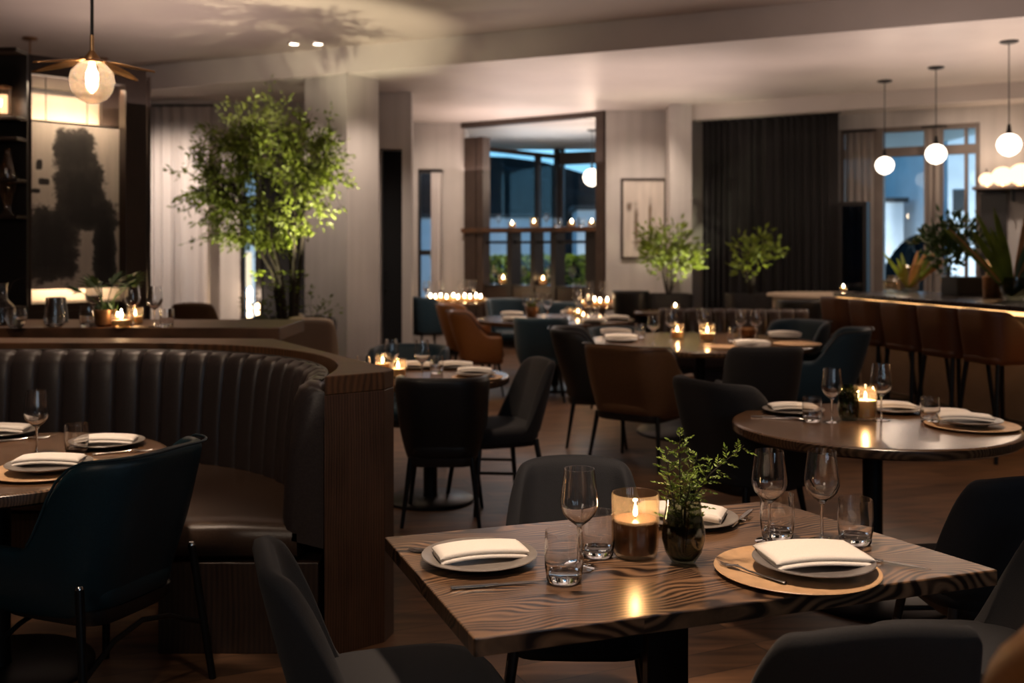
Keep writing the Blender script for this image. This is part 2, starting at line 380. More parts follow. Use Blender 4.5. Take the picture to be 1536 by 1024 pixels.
# ------------------------------------------------------------------ makers: tableware
def mk_wine():
    t = thing('wine_glass', '', 'wine glass')
    G().lathe([(0.0, .097), (.006, .0985), (.012, .104), (.026, .115), (.038, .129), (.0442, .146), (.0448, .158), (.042, .185), (.0385, .212), (.0355, .235),
               (.0346, .235), (.0376, .212), (.041, .185), (.0437, .158), (.043, .147), (.0368, .131), (.025, .118), (.011, .1075), (0, .104)], 40).build('bowl', 'glass', t)
    G().lathe([(.006, .0985), (.0042, .092), (.0034, .075), (.0034, .03), (.0045, .012), (.009, .0062)], 16).build('stem', 'glass', t)
    G().lathe([(0, .0062), (.009, .0062), (.026, .003), (.036, .0018), (.0365, .0009), (.036, 0), (0, 0)], 36).build('foot', 'glass', t)
    return t
def mk_tumbler():
    g = G().lathe([(0, 0), (.034, 0), (.0375, .004), (.041, .03), (.042, .06), (.0405, .1), (.0396, .108), (.0386, .108), (.0395, .1), (.041, .06), (.0398, .032), (.036, .0185), (.02, .015), (0, .0145)], 40)
    t = thing('tumbler', '', 'water glass')
    g.build('tumbler_glass', 'glass', t); return t
def candle_maker(kind):
    def mk():
        t = thing('candle_holder' if kind != 'tealight' else 'tealight', '', 'candle')
        if kind == 'jar':                      # big clear glass with brown wax
            G().lathe([(0, 0), (.046, 0), (.053, .006), (.0565, .022), (.058, .05), (.0585, .152), (.0565, .155), (.055, .152), (.0548, .05), (.0535, .024), (.049, .011), (0, .009)], 44).build('glass_cup', 'glass_amber', t)
            wx = G().lathe([(0, .0095), (.0475, .0115), (.052, .024), (.0538, .05), (.0538, .089), (.051, .0925), (0, .0905)], 40).build('wax', 'wax_dark', t)
            z0, fl = .0905, 1.25
        elif kind == 'pillar':                 # tall clear glass, cream wax lower half
            G().lathe([(0, 0), (.04, 0), (.048, .007), (.05, .03), (.05, .15), (.0485, .152), (.047, .15), (.047, .03), (.044, .011), (0, .01)], 40).build('glass_cup', 'glass_amber', t)
            wx = G().lathe([(0, .0105), (.043, .0125), (.0462, .03), (.0462, .085), (.044, .088), (0, .086)], 36).build('wax', 'wax', t)
            z0, fl = .086, 1.1
        elif kind == 'votive':
            G().lathe([(0, 0), (.036, 0), (.042, .006), (.043, .03), (.0435, .095), (.042, .097), (.0407, .095), (.0405, .03), (.037, .009), (0, .008)], 32).build('glass_cup', 'glass_amber', t)
            wx = G().lathe([(0, .0085), (.036, .0105), (.0398, .03), (.0398, .045), (.038, .047), (0, .0455)], 28).build('wax', 'wax', t)
            z0, fl = .0455, 1.1
        else:
            G().lathe([(0, 0), (.026, 0), (.03, .004), (.033, .042), (.032, .044), (.0305, .042), (.028, .006), (0, .005)], 20).build('glass_cup', 'glass_amber', t)
            wx = G().lathe([(0, .0055), (.026, .0075), (.028, .024), (0, .024)], 18).build('wax', 'wax', t)
            z0, fl = .024, 1.0
        w = G().tube([(0, 0, z0 - .002), (.0006, 0, z0 + .006), (.0014, 0, z0 + .010)], .0011, 6).build('wick', 'wick', wx)
        G().lathe([(0, z0 + .005), (.0032 * fl, z0 + .009), (.0046 * fl, z0 + .014), (.0042 * fl, z0 + .019), (.0022 * fl, z0 + .027), (0, z0 + .006 + .030 * fl)], 12).build('flame', 'flame', wx)
        return t
    return mk
def plate_prof(R):
    k = R / .14
    return [(0, 0.0), (.075 * k, 0.0), (.09 * k, .004), (.138 * k, .0175), (.14 * k, .0195), (.1385 * k, .0212), (.1355 * k, .0208), (.09 * k, .0098), (.08 * k, .0068), (0, .006)]
def mk_dinner(m='ceramic'):
    def mk(): return G().lathe(plate_prof(.14), 56).build('dinner_plate', m)
    return mk
def mk_charger():
    return G().lathe([(0, 0), (.15, 0), (.175, .003), (.187, .0085), (.19, .0105), (.188, .012), (.184, .0115), (.172, .0068), (.15, .0055), (0, .005)], 64).build('charger_plate', 'charger')
def mk_napkin():
    """a cloth folded into a thick long pad: two leaves round a fold, the free edges at the front"""
    g = G()
    def slab(x0, x1, w, z0, z1, y0, seedo):
        rows = []
        hh = (z1 - z0) / 2
        for i in range(19):
            u = i / 18; x = x0 + (x1 - x0) * u
            endk = min(1, math.sin(PI * min(u, 1 - u) * 9) if min(u, 1 - u) < 1 / 18 else 1)
            e = .35 + .65 * min(1, min(u, 1 - u) * 18)
            sag = -.0075 * (2 * u - 1) ** 2 + .0012 * math.sin(5 * u + seedo)
            loop = []
            for j in range(20):
                t = 2 * PI * j / 20; c, s_ = math.cos(t), math.sin(t)
                y = y0 + (w / 2) * math.copysign(abs(c) ** .35, c)
                z = (z0 + z1) / 2 + hh * e * math.copysign(abs(s_) ** .6, s_) + sag - .003 * abs(c) ** 6
                loop.append((x, y, z))
            rows.append(loop)
        g.grid(rows, True); n = 20; o = len(g.v) - n * 19
        g.f.append(tuple(o + n - 1 - k for k in range(n))); g.f.append(tuple(o + n * 18 + k for k in range(n)))
    slab(-.108, .106, .100, .0065, .0165, .000, .3)
    slab(-.110, .109, .097, .0155, .0285, .003, .3)
    rows = []
    for i in range(12):                          # the fold that joins both leaves along the back edge
        x = -.104 + .207 * i / 11; u = i / 11; sag = -.0075 * (2 * u - 1) ** 2
        rows.append([(x, .046 + .008 * math.cos(t), .0172 + .0095 * math.sin(t) + sag) for t in [2 * PI * k / 10 for k in range(10)]])
    g.grid(rows, True)
    return g.build('folded_napkin', 'linen', None, ang=70)
def mk_knife():
    t = thing('table_knife', '', 'knife')
    g = G(); g.grid([[(x, w * math.cos(a), .004 + .0036 * math.sin(a)) for a in [2 * PI * k / 8 for k in range(8)]] for x, w in ((-.105, .003), (-.103, .0055), (-.06, .0058), (-.01, .0045), (.0, .006), (.004, .003))], True)
    n = len(g.v); g.f.append(tuple(range(7, -1, -1))); g.f.append(tuple(range(n - 8, n))); g.build('handle', 'steel', t)
    b = G(); b.grid([[(x, -.004 * k, .004), (x, w, .0045), (x, w, .0036), (x, -.004 * k, .0034)] for x, w, k in ((.0, .004, 1), (.02, .0075, 1), (.07, .0085, 1), (.1, .006, .8), (.115, -.001, .4))], True)
    b.build('blade', 'steel', t); return t
def mk_fork():
    t = thing('table_fork', '', 'fork')
    g = G(); g.grid([[(x, w * math.cos(a), .0045 + zo + .002 * math.sin(a)) for a in [2 * PI * k / 8 for k in range(8)]] for x, w, zo in ((-.105, .004, 0), (-.1, .0068, 0), (-.05, .005, 0), (.0, .0028, .001), (.02, .003, .004), (.035, .008, .005), (.05, .0115, .002), (.058, .0115, .0))], True)
    g.build('handle', 'steel', t)
    h = G()
    for k in range(4):
        y = (k - 1.5) * .0062; h.tube([(.055, y, .0045), (.08, y, .002), (.1, y * .95, .0055)], [.0017, .0015, .0007], 6)
    h.build('tines', 'steel', t); return t

# ------------------------------------------------------------------ makers: seats
def shell(g, w, d, rc, zb, back_h, arm_h, b0, b1, lean=.1, flare=.05, thick=.05, yf=.22, tuck=.03, seat=.45, nU=44, nV=8, crown=.012):
    """upholstered wrap-round shell; the sitter looks along +Y"""
    yb = -d
    L1 = yf - (yb + rc); arc = PI / 2 * rc; L2 = 2 * (w - rc)
    tot = 2 * L1 + 2 * arc + L2
    def P(s):
        if s < L1: return (w, yf - s, 1, 0)
        s -= L1
        if s < arc:
            a = s / rc; return (w - rc + rc * math.cos(a), yb + rc - rc * math.sin(a), math.cos(a), -math.sin(a))
        s -= arc
        if s < L2: return (w - rc - s, yb, 0, -1)
        s -= L2
        if s < arc:
            a = PI / 2 + s / rc; return (-(w - rc) + rc * math.cos(a), yb + rc - rc * math.sin(a), math.cos(a), -math.sin(a))
        s -= arc
        return (-w, yb + rc + s, -1, 0)
    def col(u, off):
        x, y, nx, ny = P(u * tot); q = abs(2 * u - 1)
        top = arm_h + (back_h - arm_h) * (1 - smooth(b0, b1, q)) + crown * (1 - min(1, q / b0) ** 2)
        r = []
        for j in range(nV + 1):
            v = j / nV; z = zb + (top - zb) * v
            o = flare * (z - zb) - tuck * (1 - v) ** 3 - off
            r.append((x + nx * o, y + ny * o - lean * max(0, z - seat) * max(0, -ny if ny < 0 else 0) - lean * .35 * max(0, z - seat), z))
        return r
    out = [col(i / nU, 0) for i in range(nU + 1)]; inn = [col(i / nU, thick) for i in range(nU + 1)]
    o = len(g.v); n = nV + 1; N = nU + 1
    g.v += [p for c in out for p in c] + [p for c in inn for p in c]; b = o + n * N
    for i in range(nU):
        for j in range(nV):
            g.f.append((o + i * n + j, o + (i + 1) * n + j, o + (i + 1) * n + j + 1, o + i * n + j + 1))
            g.f.append((b + i * n + j + 1, b + (i + 1) * n + j + 1, b + (i + 1) * n + j, b + i * n + j))
        g.f.append((o + i * n + nV, o + (i + 1) * n + nV, b + (i + 1) * n + nV, b + i * n + nV))
        g.f.append((b + i * n, b + (i + 1) * n, o + (i + 1) * n, o + i * n))
    for j in range(nV):
        g.f.append((b + j, o + j, o + j + 1, b + j + 1)); e = nU * n
        g.f.append((o + e + j, b + e + j, b + e + j + 1, o + e + j + 1))
    return [c[nV] for c in out]
def cushion(w, d, z0, z1, e=4.5, cy=0.0):
    h = z1 - z0
    g = G().rings(superell(w, d, 40, e), [(.93, z0), (.985, z0 + h * .2), (1, z0 + h * .5), (.985, z0 + h * .78), (.93, z0 + h * .94), (.8, z1), (.4, z1 + .006), (.05, z1 + .008)])
    g.v = [(x, y + cy, z) for x, y, z in g.v]; return g
def armchair(m, seat_m=None, legs='metal', cap=False, wid=.285, back=.84, piping=True, arm=.63, b0=.48, b1=.80, lean=.14):
    def mk():
        t = thing('dining_armchair', '', 'chair')
        g = G(); rim = shell(g, wid, .25, .16, .33, back, arm, b0, b1, lean=lean, flare=.06, thick=.055, yf=.22, tuck=.05)
        s = g.build('backrest_shell', m, t, sub=1)
        if piping: G().tube([(x, y - .006, z - .003) for x, y, z in rim[7:-7]], .0045, 6).build('piping', 'pipe' if m != 'teal' else 'teal', s)
        cushion(wid - .055, .235, .375, .475, cy=.0).build('seat', seat_m or m, t)
        G().rings(superell(wid - .05, .22, 36, 5), [(.96, .325), (1, .34), (1, .372), (.96, .376)]).build('seat_frame', 'blackwood', t)
        for sx in (-1, 1):
            for sy in (-1, 1):
                top = Vector((sx * (wid - .07), sy * .17, .37)); bot = Vector((sx * (wid - .025), sy * .225, 0))
                if cap:
                    top = Vector((sx * (wid + .012), sy * .19 - .02, .47 if sy < 0 else .36)); bot = Vector((sx * (wid + .05), sy * .24 - .03, 0))
                lg = G().tube([bot, top], [.0105, .017] if not cap else [.013, .014], 12).build('leg', legs, t)
                if cap and sy < 0:
                    c_ = o_ = G().lathe([(0, .014), (.009, .012), (.0135, .004), (.0135, -.004), (.009, -.008)], 16, tuple(top)).build('leg_cap', 'chrome', lg); c_['label'] = 'round chrome cap on the leg'
        if cap:
            for sy in (-1, 1):
                G().tube([(-wid - .03, sy * .215 - .025, .2), (-wid * .5, sy * .2 - .02, .27), (0, sy * .2 - .02, .295), (wid * .5, sy * .2 - .02, .27), (wid + .03, sy * .215 - .025, .2)], .009, 8).build('stretcher', legs, t)
        return t
    return mk
def sidechair(m, back=.82, wid=.245):
    def mk():
        t = thing('dining_chair', '', 'chair')
        g = G(); shell(g, wid, .24, .13, .425, back, .45, .50, .95, lean=.17, flare=.02, thick=.052, yf=-.06, tuck=.012, crown=.018, nU=36)
        g.build('backrest', m, t, sub=1)
        cushion(wid + .005, .245, .395, .485, e=3.4, cy=.015).build('seat', m, t)
        fr = G()
        for sx in (-1, 1):
            for sy in (-1, 1):
                G().tube([(sx * (wid + .005), sy * .225 - .01, 0), (sx * (wid - .055), sy * .175 - .005, .40)], [.0125, .0165], 12).build('leg', 'blackwood', t)
            G().tube([(sx * (wid - .02), -.21, .2), (sx * (wid - .025), .195, .24)], .009, 8).build('stretcher', 'blackwood', t)
        G().tube([(-wid + .03, .2, .27), (wid - .03, .2, .27)], .009, 8).build('stretcher', 'blackwood', t)
        G().rings(superell(wid - .03, .205, 32, 5), [(.97, .365), (1, .375), (1, .40), (.97, .404)]).build('seat_frame', 'blackwood', t)
        return t
    return mk
def barstool():
    t = thing('bar_stool', '', 'bar stool')
    g = G(); shell(g, .215, .21, .12, .69, 1.07, .93, .5, 1.0, lean=.06, flare=.05, thick=.04, yf=.12, tuck=.015, seat=.75)
    g.build('backrest', 'stool', t, sub=1)
    cushion(.2, .205, .685, .76).build('seat', 'stool', t)
    for sx in (-1, 1):
        for sy in (-1, 1):
            G().tube([(sx * .225, sy * .215, 0), (sx * .165, sy * .15, .69)], [.0145, .018], 10).build('leg', 'metal', t)
    G().tube([(-.206, -.196, .24), (.206, -.196, .24)], .009, 8).build('footrest', 'metal', t)
    G().tube([(-.206, .196, .24), (.206, .196, .24)], .009, 8).build('footrest', 'metal', t)
    for sx in (-1, 1): G().tube([(sx * .2, -.196, .24), (sx * .2, .196, .24)], .009, 8).build('footrest', 'metal', t)
    return t
def round_table(r, m='table2', base_r=None, th=.045, edge='metal'):
    def mk():
        t = thing('round_dining_table', '', 'table')
        G().lathe([(0, .75 - th), (r - .012, .75 - th), (r - .002, .75 - th + .008), (r, .75 - th * .5), (r - .002, .744), (r - .009, .7495), (r - .02, .75), (0, .75)], 96).build('tabletop', m, t)
        br = base_r or r * .55
        G().lathe([(0, .028), (.045, .028), (.042, .05), (.042, .67), (.09, .70), (.09, .75 - th - .0005), (0, .75 - th - .0005)], 28).build('pedestal', 'metal', t)
        G().lathe([(0, 0), (br, 0), (br, .012), (br - .01, .02), (.06, .03), (0, .03)], 48).build('base', 'metal', t)
        return t
    return mk
# ------------------------------------------------------------------ the room
def xf(x, y, ang, z=0): return Matrix.Translation((x, y, z)) @ Matrix.Rotation(ang, 4, 'Z')
struct(G().box(-8.3, 8.3, -3.3, 20.4, -.12, 0), 'floor', 'floor')
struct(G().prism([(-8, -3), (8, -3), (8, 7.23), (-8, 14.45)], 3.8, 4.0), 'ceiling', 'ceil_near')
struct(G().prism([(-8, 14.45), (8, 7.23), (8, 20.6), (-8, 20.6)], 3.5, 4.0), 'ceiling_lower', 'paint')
struct(G().box(-8.15, 8.15, -3.15, -3, 0, 4), 'wall_rear', 'dark_wall')
struct(G().box(-8.15, -8, -3, 20.4, 0, 4), 'wall_left', 'dark_wall')
struct(G().box(8, 8.15, -3, 11.72, 0, 4), 'wall_right', 'plaster')
# back left wall with two openings
g = G(); y0, y1 = 13.9, 14.1
for x0, x1, z0, z1 in ((-8, -4.95, 0, 3.5), (-4.95, -4.12, 3.25, 3.5), (-4.95, -4.12, 0, .12), (-4.12, -3.66, 0, 3.5), (-3.66, -2.72, 2.7, 3.5), (-3.66, -2.72, 0, .5), (-2.72, -2.5, 0, 3.5)):
    g.box(x0, x1, y0, y1, z0, z1)
struct(g, 'wall_back_left', 'plaster')
def window(n, boxes, pane, mt='blackwood', pm='pane', mat=None, label=None):
    """one window: frame bars plus its panes"""
    f = G()
    for b in boxes: f.box(*b, mat=mat)
    o = f.build('window_%d' % n, mt, smooth=False); o['kind'] = 'structure'
    p = G()
    for b in pane: p.box(*b, mat=mat)
    q = p.build('pane', pm, o, smooth=False); return o
window(1, [(-4.95, -4.9, 13.95, 14.05, .12, 3.25), (-4.17, -4.12, 13.95, 14.05, .12, 3.25), (-4.9, -4.17, 13.95, 14.05, .12, .18), (-4.9, -4.17, 13.95, 14.05, 3.19, 3.25)], [(-4.9, -4.17, 13.99, 14.0, .18, 3.19)])
window(2, [(-3.66, -3.62, 13.92, 14.05, .5, 2.7), (-2.76, -2.72, 13.92, 14.05, .5, 2.7), (-3.46, -3.38, 13.92, 14.05, .56, 2.64), (-3.62, -2.76, 13.92, 14.05, .5, .56), (-3.62, -2.76, 13.92, 14.05, 2.64, 2.7)],
       [(-3.62, -3.46, 13.98, 13.99, .56, 2.64), ], pm='pane')
struct(G().box(-3.38, -2.76, 13.97, 14.0, .56, 2.64), 'trim_2', 'black')
# column
struct(G().prism([(-1.87, 11.7), (-1.57, 12.16), (-2.12, 12.52), (-2.42, 12.06)], 0, 3.5), 'wall_column', 'plaster')
# partition with the dark doorway
g = G()
g.box(-2.5, -1.672, 13.1, 13.3, 0, 3.5); g.box(-1.672, -1.395, 13.1, 13.3, 2.785, 3.5); g.box(-1.395, -1.276, 13.1, 13.3, 0, 3.5)
g.prism([(-1.3, 13.3), (-1.276, 13.3), (-1.55, 16.2), (-1.6, 16.2)], 0, 3.5)
struct(g, 'wall_partition', 'plaster')
g = G().box(-1.668, -1.40, 13.36, 13.40, .004, 2.78)
o = struct(g, 'door_1', 'black'); G().tube([(-1.63, 13.36, 1.0), (-1.63, 13.31, 1.0), (-1.63, 13.31, 1.25), (-1.63, 13.36, 1.25)], .01, 8).build('door_handle', 'metal', o)
g = G()
for x0, x1, z0, z1 in ((-2.6, -1.49, 0, 3.5), (-1.49, -1.1, 2.78, 3.5), (-1.49, -1.1, 0, .4), (-1.1, -.75, 0, 3.5)): g.box(x0, x1, 16.3, 16.55, z0, z1)
struct(g, 'wall_back', 'plaster')
window(3, [(-1.49, -1.45, 16.4, 16.5, .4, 2.78), (-1.14, -1.1, 16.4, 16.5, .4, 2.78), (-1.45, -1.14, 16.4, 16.5, .4, .46), (-1.45, -1.14, 16.4, 16.5, 2.72, 2.78), (-1.45, -1.14, 16.42, 16.48, 1.42, 1.5)],
       [(-1.45, -1.14, 16.44, 16.45, .46, 2.72)])
struct(G().box(-.9, -.75, 16.55, 18.45, 0, 3.5), 'wall_bay_left', 'plaster')
struct(G().prism([(1.36, 14.95), (1.5, 14.9), (2.65, 19.5), (2.5, 19.55)], 0, 3.5), 'wall_bay_right', 'plaster')
struct(G().box(1.345, 2.25, 14.8, 14.95, 0, 3.5), 'wall_back_right', 'plaster')
struct(G().prism([(2.17, 14.2), (2.47, 14.2), (2.47, 14.9), (2.2, 14.9)], 0, 3.5), 'wall_pilaster', 'plaster')
SA = math.atan2(-.499, .867); SM = xf(2.47, 14.3, SA)
struct(G().box(0, 7.2, 0, .5, 3.3, 3.5, SM), 'trim_1', 'soffit')
g = G()
for b in ((-.3, 1.9, .5, .7, 0, 3.5), (1.9, 3.617, .5, .7, 3.1, 3.5), (1.9, 3.617, .5, .7, 0, .3), (3.617, 7.2, .5, .7, 0, 3.5)): g.box(*b, mat=SM)
struct(g, 'wall_right_angled', 'plaster')
window(4, [(1.9, 1.96, .54, .66, .3, 3.1), (2.33, 2.46, .5, .66, .3, 3.1), (3.03, 3.17, .5, .66, .3, 3.1), (3.43, 3.47, .56, .66, .3, 3.1), (3.56, 3.617, .54, .66, .3, 3.1),
           (1.96, 3.56, .54, .66, .3, .36), (1.96, 3.56, .54, .66, 3.04, 3.1), (1.96, 3.56, .545, .655, 2.72, 2.84)],
       [(1.96, 3.56, .6, .607, .36, 3.04)], 'frame_grey', mat=SM)
# bay windows beyond the divider
wl = xf(-.75, 18.4, math.atan2(2.0, 1.7)); L = math.hypot(2, 1.7)
window(5, [(0, .08, 0, .1, .2, 3.5), (L * .74, L * .74 + .09, 0, .1, .2, 3.32), (L - .08, L, 0, .1, .2, 3.5), (0, L, 0, .1, .2, .34), (0, L, 0, .1, 3.3, 3.38)], [(.08, L - .08, .05, .056, .34, 3.3)], 'frame_wood', mat=wl)
wr = xf(.95, 20.35, math.atan2(-.75, 1.55)); L2 = math.hypot(.75, 1.55)
window(6, [(0, .06, 0, .1, .2, 3.5), (L2 - .08, L2, 0, .1, .2, 3.5), (0, L2, 0, .1, .2, .34), (.0, L2, -.02, .1, 3.18, 3.42)], [(.06, L2 - .08, .05, .056, .34, 3.18)], 'frame_wood', mat=wr)

# outdoors: dusk ground, hedge, dark trees, pale buildings
struct(G().box(-60, 60, 20.7, 90, -.3, -.05), 'ground', 'hill')
def blob(name, m, cx, cy, rx, ry, z0, rz_, label, cat, group=None, seed=0):
    r_ = random.Random(seed); rows = []
    for i in range(11):
        a = PI / 2 * i / 10; row = []
        for j in range(36):
            t = 2 * PI * j / 36; k = 1 + .12 * math.sin(3 * t + seed) + .1 * math.sin(7 * t + seed * 2 + i) + r_.uniform(-.04, .04)
            row.append((cx + rx * math.cos(a) * math.cos(t) * k, cy + ry * math.cos(a) * math.sin(t) * k, z0 + rz_ * math.sin(a) * (1 + .08 * math.sin(5 * t + i))))
        rows.append(row)
    g = G().grid(rows, True); return tag(g.build(name, m), label, cat, group)
blob('tree_mass', 'hill', -1.2, 36, 7.0, 2, -.05, 4.5, 'dark clump of trees outside the left bay window at dusk', 'trees', seed=1)
blob('tree_mass', 'hill', 10.5, 44, 9.0, 2, -.05, 4.8, 'dark clump of trees outside the bay window behind the globe lamp', 'trees', seed=2)
def house(name, x0, x1, y0, y1, h, wins, label, m='white_wall'):
    t = thing(name, label, 'building', ((x0 + x1) / 2, (y0 + y1) / 2, -.05)); hx, hy = (x1 - x0) / 2, (y1 - y0) / 2
    G().box(-hx, hx, -hy, hy, 0, h).build('wall', m, t, smooth=False)
    G().box(-hx - .1, hx + .1, -hy - .1, hy + .1, h, h + .12).build('roof', 'pot', t, smooth=False)
    for a, b, c, d, lit in wins: G().box(a - (x0 + x1) / 2, b - (x0 + x1) / 2, -hy - .03, -hy + .02, c, d).build('window', 'win_lit' if lit else 'pane_dark' if 0 else 'pot', t, smooth=False)
    return t
house('garden_pavilion', 1.7, 3.2, 27, 29, 2.6, [(2.2, 2.6, 1.5, 2.0, True)], 'small pale garden pavilion with one lit window outside the bay')
house('garden_wall', -4, 1.2, 30.5, 30.8, 2.5, [], 'long low pale garden wall outside the left bay window')
house('white_house', 10.12, 13.5, 24, 29, 4.6, [(10.24, 10.52, 2.45, 2.95, False), (12.2, 12.7, 2.0, 3.2, False)], 'tall white house outside the window behind the bar')
blob('shrub', 'hill', 9.0, 23, .8, .7, -.05, 1.75, 'dark rounded shrub outside the window behind the bar', 'shrub', seed=4)
house('white_outbuilding', 9.15, 9.85, 26, 28, 2.75, [], 'low pale outbuilding outside the middle pane behind the bar')
house('dusk_terrace', -7.6, -5.2, 24, 27, 3.2, [(-6.25, -6.05, .7, 1.5, True)], 'pale building outside the window behind the tree')

def world():
    w = bpy.data.worlds.new('dusk'); sc.world = w; w.use_nodes = True; t = w.node_tree
    bg = t.nodes['Background']; tc = t.nodes.new('ShaderNodeTexCoord'); sp = t.nodes.new('ShaderNodeSeparateXYZ')
    link(t, tc.outputs['Generated'], sp.inputs[0])
    r = ramp(t, sp.outputs['Z'], [(0.0, (0.30, 0.50, 0.62)), (0.10, (0.17, 0.42, 0.62)), (0.35, (0.05, 0.17, 0.33)), (1, (0.02, 0.06, 0.14))])
    link(t, r.outputs[0], bg.inputs[0]); bg.inputs[1].default_value = 2.4
world()

# ------------------------------------------------------------------ curtains
def curtain(name, m, x0, x1, y, z0, z1, folds, amp, label, mat=None, depth=0, rod=True, seed=0):
    r_ = random.Random(seed); n = folds * 8; top = []; rows = []
    ph = [r_.uniform(.6, 1.4) for _ in range(folds + 2)]
    for k in range(9):
        v = k / 8; row = []
        for i in range(n + 1):
            u = i / n; f = min(folds - 1e-6, max(0, folds * (u + .022 * math.sin(9.7 * u + seed) + .012 * math.sin(23 * u + 2 * seed) - .022 * math.sin(seed) - .012 * math.sin(2 * seed)))) if rod else u * folds; a = amp * (ph[int(f)] * (1 - f % 1) + ph[int(f) + 1] * (f % 1)) * (.55 + .45 * (1 - v))
            p = Vector((x0 + (x1 - x0) * u + .3 * a * math.sin(4 * PI * f), y + a * math.sin(2 * PI * f), z0 + (z1 - z0) * v))
            row.append(mat @ p if mat else p)
        rows.append(row)
    g = G().grid(rows); o = g.build(name, m, ang=180)
    s_ = o.modifiers.new('solid', 'SOLIDIFY'); s_.thickness = .006 if 'drape' in m else .002
    tag(o, label, 'curtain')
    if rod:
        a, b = Vector((x0 - .03, y, z1 + .012)), Vector((x1 + .03, y, z1 + .012))
        if mat: a, b = mat @ a, mat @ b
        G().tube([a, b], .012, 8).build('curtain_track', 'metal', o)
    return o
curtain('sheer_curtain', 'sheer', -4.98, -3.98, 13.66, .02, 3.4, 7, .055, 'white sheer floor length curtain beside the framed ink panel', seed=3)
curtain('drape', 'drape', .1, 1.95, .22, .02, 3.28, 17, .055, 'dark charcoal floor length drape behind the potted plants', mat=SM, seed=5)
curtain('sheer_curtain', 'sheer_grey', 2.0, 2.36, .40, .02, 3.05, 4, .03, 'grey sheer curtain beside the dark drape, behind the black framed cabinet', mat=SM, seed=6)
curtain('sheer_curtain', 'sheer_grey', 2.98, 3.22, .36, .02, 3.05, 3, .03, 'narrow grey sheer curtain behind the middle globe pendant', mat=SM, seed=8)
curtain('sheer_curtain', 'sheer', -1.27, -1.1, 16.2, .3, 2.72, 3, .02, 'narrow white sheer curtain at the slim window left of the bay', seed=9)

# ------------------------------------------------------------------ divider shelf in front of the bay
DM = xf(-.72, 16.2, math.atan2(-1.35, 2.02)); DROT = math.atan2(-1.35, 2.02)
dv = thing('divider_shelf', 'tall dark wooden divider with a ledge and open lower bays at the bay window', 'divider', (-.72, 16.2, 0), DROT)
def dbox(n, m, *b, parent=dv, bevel=.004): return G().box(*b).build(n, m, parent, bevel=bevel, smooth=False)
dbox('post', 'frame_wood', -.04, .18, 0, .3, 0, 3.26); dbox('post', 'frame_wood', .2, .32, 0, .2, 0, 3.26)
for a, b in ((.755, .84), (1.18, 1.25), (1.535, 1.63), (2.13, 2.335)): dbox('post', 'blackwood', a, b, .02, .3, 0, 1.77)
dbox('post', 'frame_wood', 2.335, 2.47, -.04, .3, 0, 3.5); dbox('header', 'frame_wood', -.1, 2.335, 0, .14, 3.42, 3.5)
dbox('ledge', 'capwood', -.06, 2.335, -.06, .34, 1.77, 1.84)
for a, b in ((.32, .755), (.84, 1.18), (1.25, 1.535), (1.63, 2.13)):
    dbox('rail', 'blackwood', a, b, .1, .16, 1.60, 1.64); dbox('shelf', 'blackwood', a, b, .03, .3, .93, .97); dbox('lower_panel', 'darkwood', a, b, .05, .09, 0, .93)
def dpt(x, y, z): return DM @ Vector((x, y, z))
# back bay ceiling light line and hedge outside
hd = thing('hedge', 'clipped green hedge outside the bay window behind the divider', 'hedge', (.4, 21.6, -.05))
G().box(-2.0, 2.3, -.28, .28, 0, 1.35).build('hedge_core', 'hill', hd, smooth=False)
g = G(); r_ = random.Random(3)
for i in range(2600):
    x = r_.uniform(-2.05, 2.35); f = r_.random()
    p = (x, -.29, r_.uniform(.4, 1.42)) if f < .7 else (x, r_.uniform(-.3, .3), 1.38)
    g.leaf(p, (r_.gauss(0, .6), -1 + r_.random(), r_.gauss(.4, .6)), .10, .07)
g.build('foliage', 'leaf', hd, smooth=False)
lamp('SPOT', (.3, 20.75, 2.6), 260, (1, .9, .6), .05, (.3, 21.6, .8), 140)
lamp('SPOT', (-1.4, 27, .3), 110, (.75, .88, 1), .2, (-1.2, 30.5, 1.5), 120); lamp('SPOT', (2.4, 25.4, .3), 120, (.85, .92, 1), .2, (2.4, 27, 1.5), 110)
lamp('SPOT', (11, 20.9, .3), 900, (.92, .96, 1), .2, (11, 24, 2.6), 120); lamp('SPOT', (9.5, 24.2, .2), 300, (.9, .95, 1), .2, (9.6, 26, 1.6), 110); lamp('SPOT', (-6.3, 21.8, .3), 200, (.85, .93, 1), .2, (-6.2, 24, 1.6), 120)
# ------------------------------------------------------------------ left: wall unit with the ink panel
UA = math.atan2(.741, .672); UM = xf(-3.79, 8.2, UA)
un = thing('display_niche', 'tall dark wood portal with a lit cream niche around the ink panel', 'cabinet', (-3.79, 8.2, 0), UA)
def ubox(n, m, *b, bevel=.004): return G().box(*b).build(n, m, un, bevel=bevel, smooth=False)
ubox('post', 'darkwood', -.125, -.02, 0, .12, 0, 3.05); ubox('post', 'darkwood', .765, .955, 0, .12, 0, 3.05); ubox('side', 'darkwood', 1.03, 1.06, .12, .53, 0, 3.0); ubox('side', 'darkwood', -.06, -.03, .12, .53, 0, 3.0); ubox('roof', 'darkwood', -.06, 1.06, .12, .53, 2.99, 3.02)
ubox('header', 'darkwood', -.02, .765, 0, .12, 2.90, 3.05); ubox('back_panel', 'beige', -.02, 1.03, .49, .53, 1.065, 2.98)
ubox('side_panel', 'frame_wood', .766, 1.02, .43, .485, 2.50, 2.98)
ubox('ledge', 'darkwood', -.02, 1.02, .125, .55, 1.0, 1.065); ubox('base_cabinet', 'darkwood', -.02, 1.02, .13, .5, 0, 1.0); ubox('upper_rail', 'darkwood', -.02, .766, .44, .488, 2.82, 2.86)
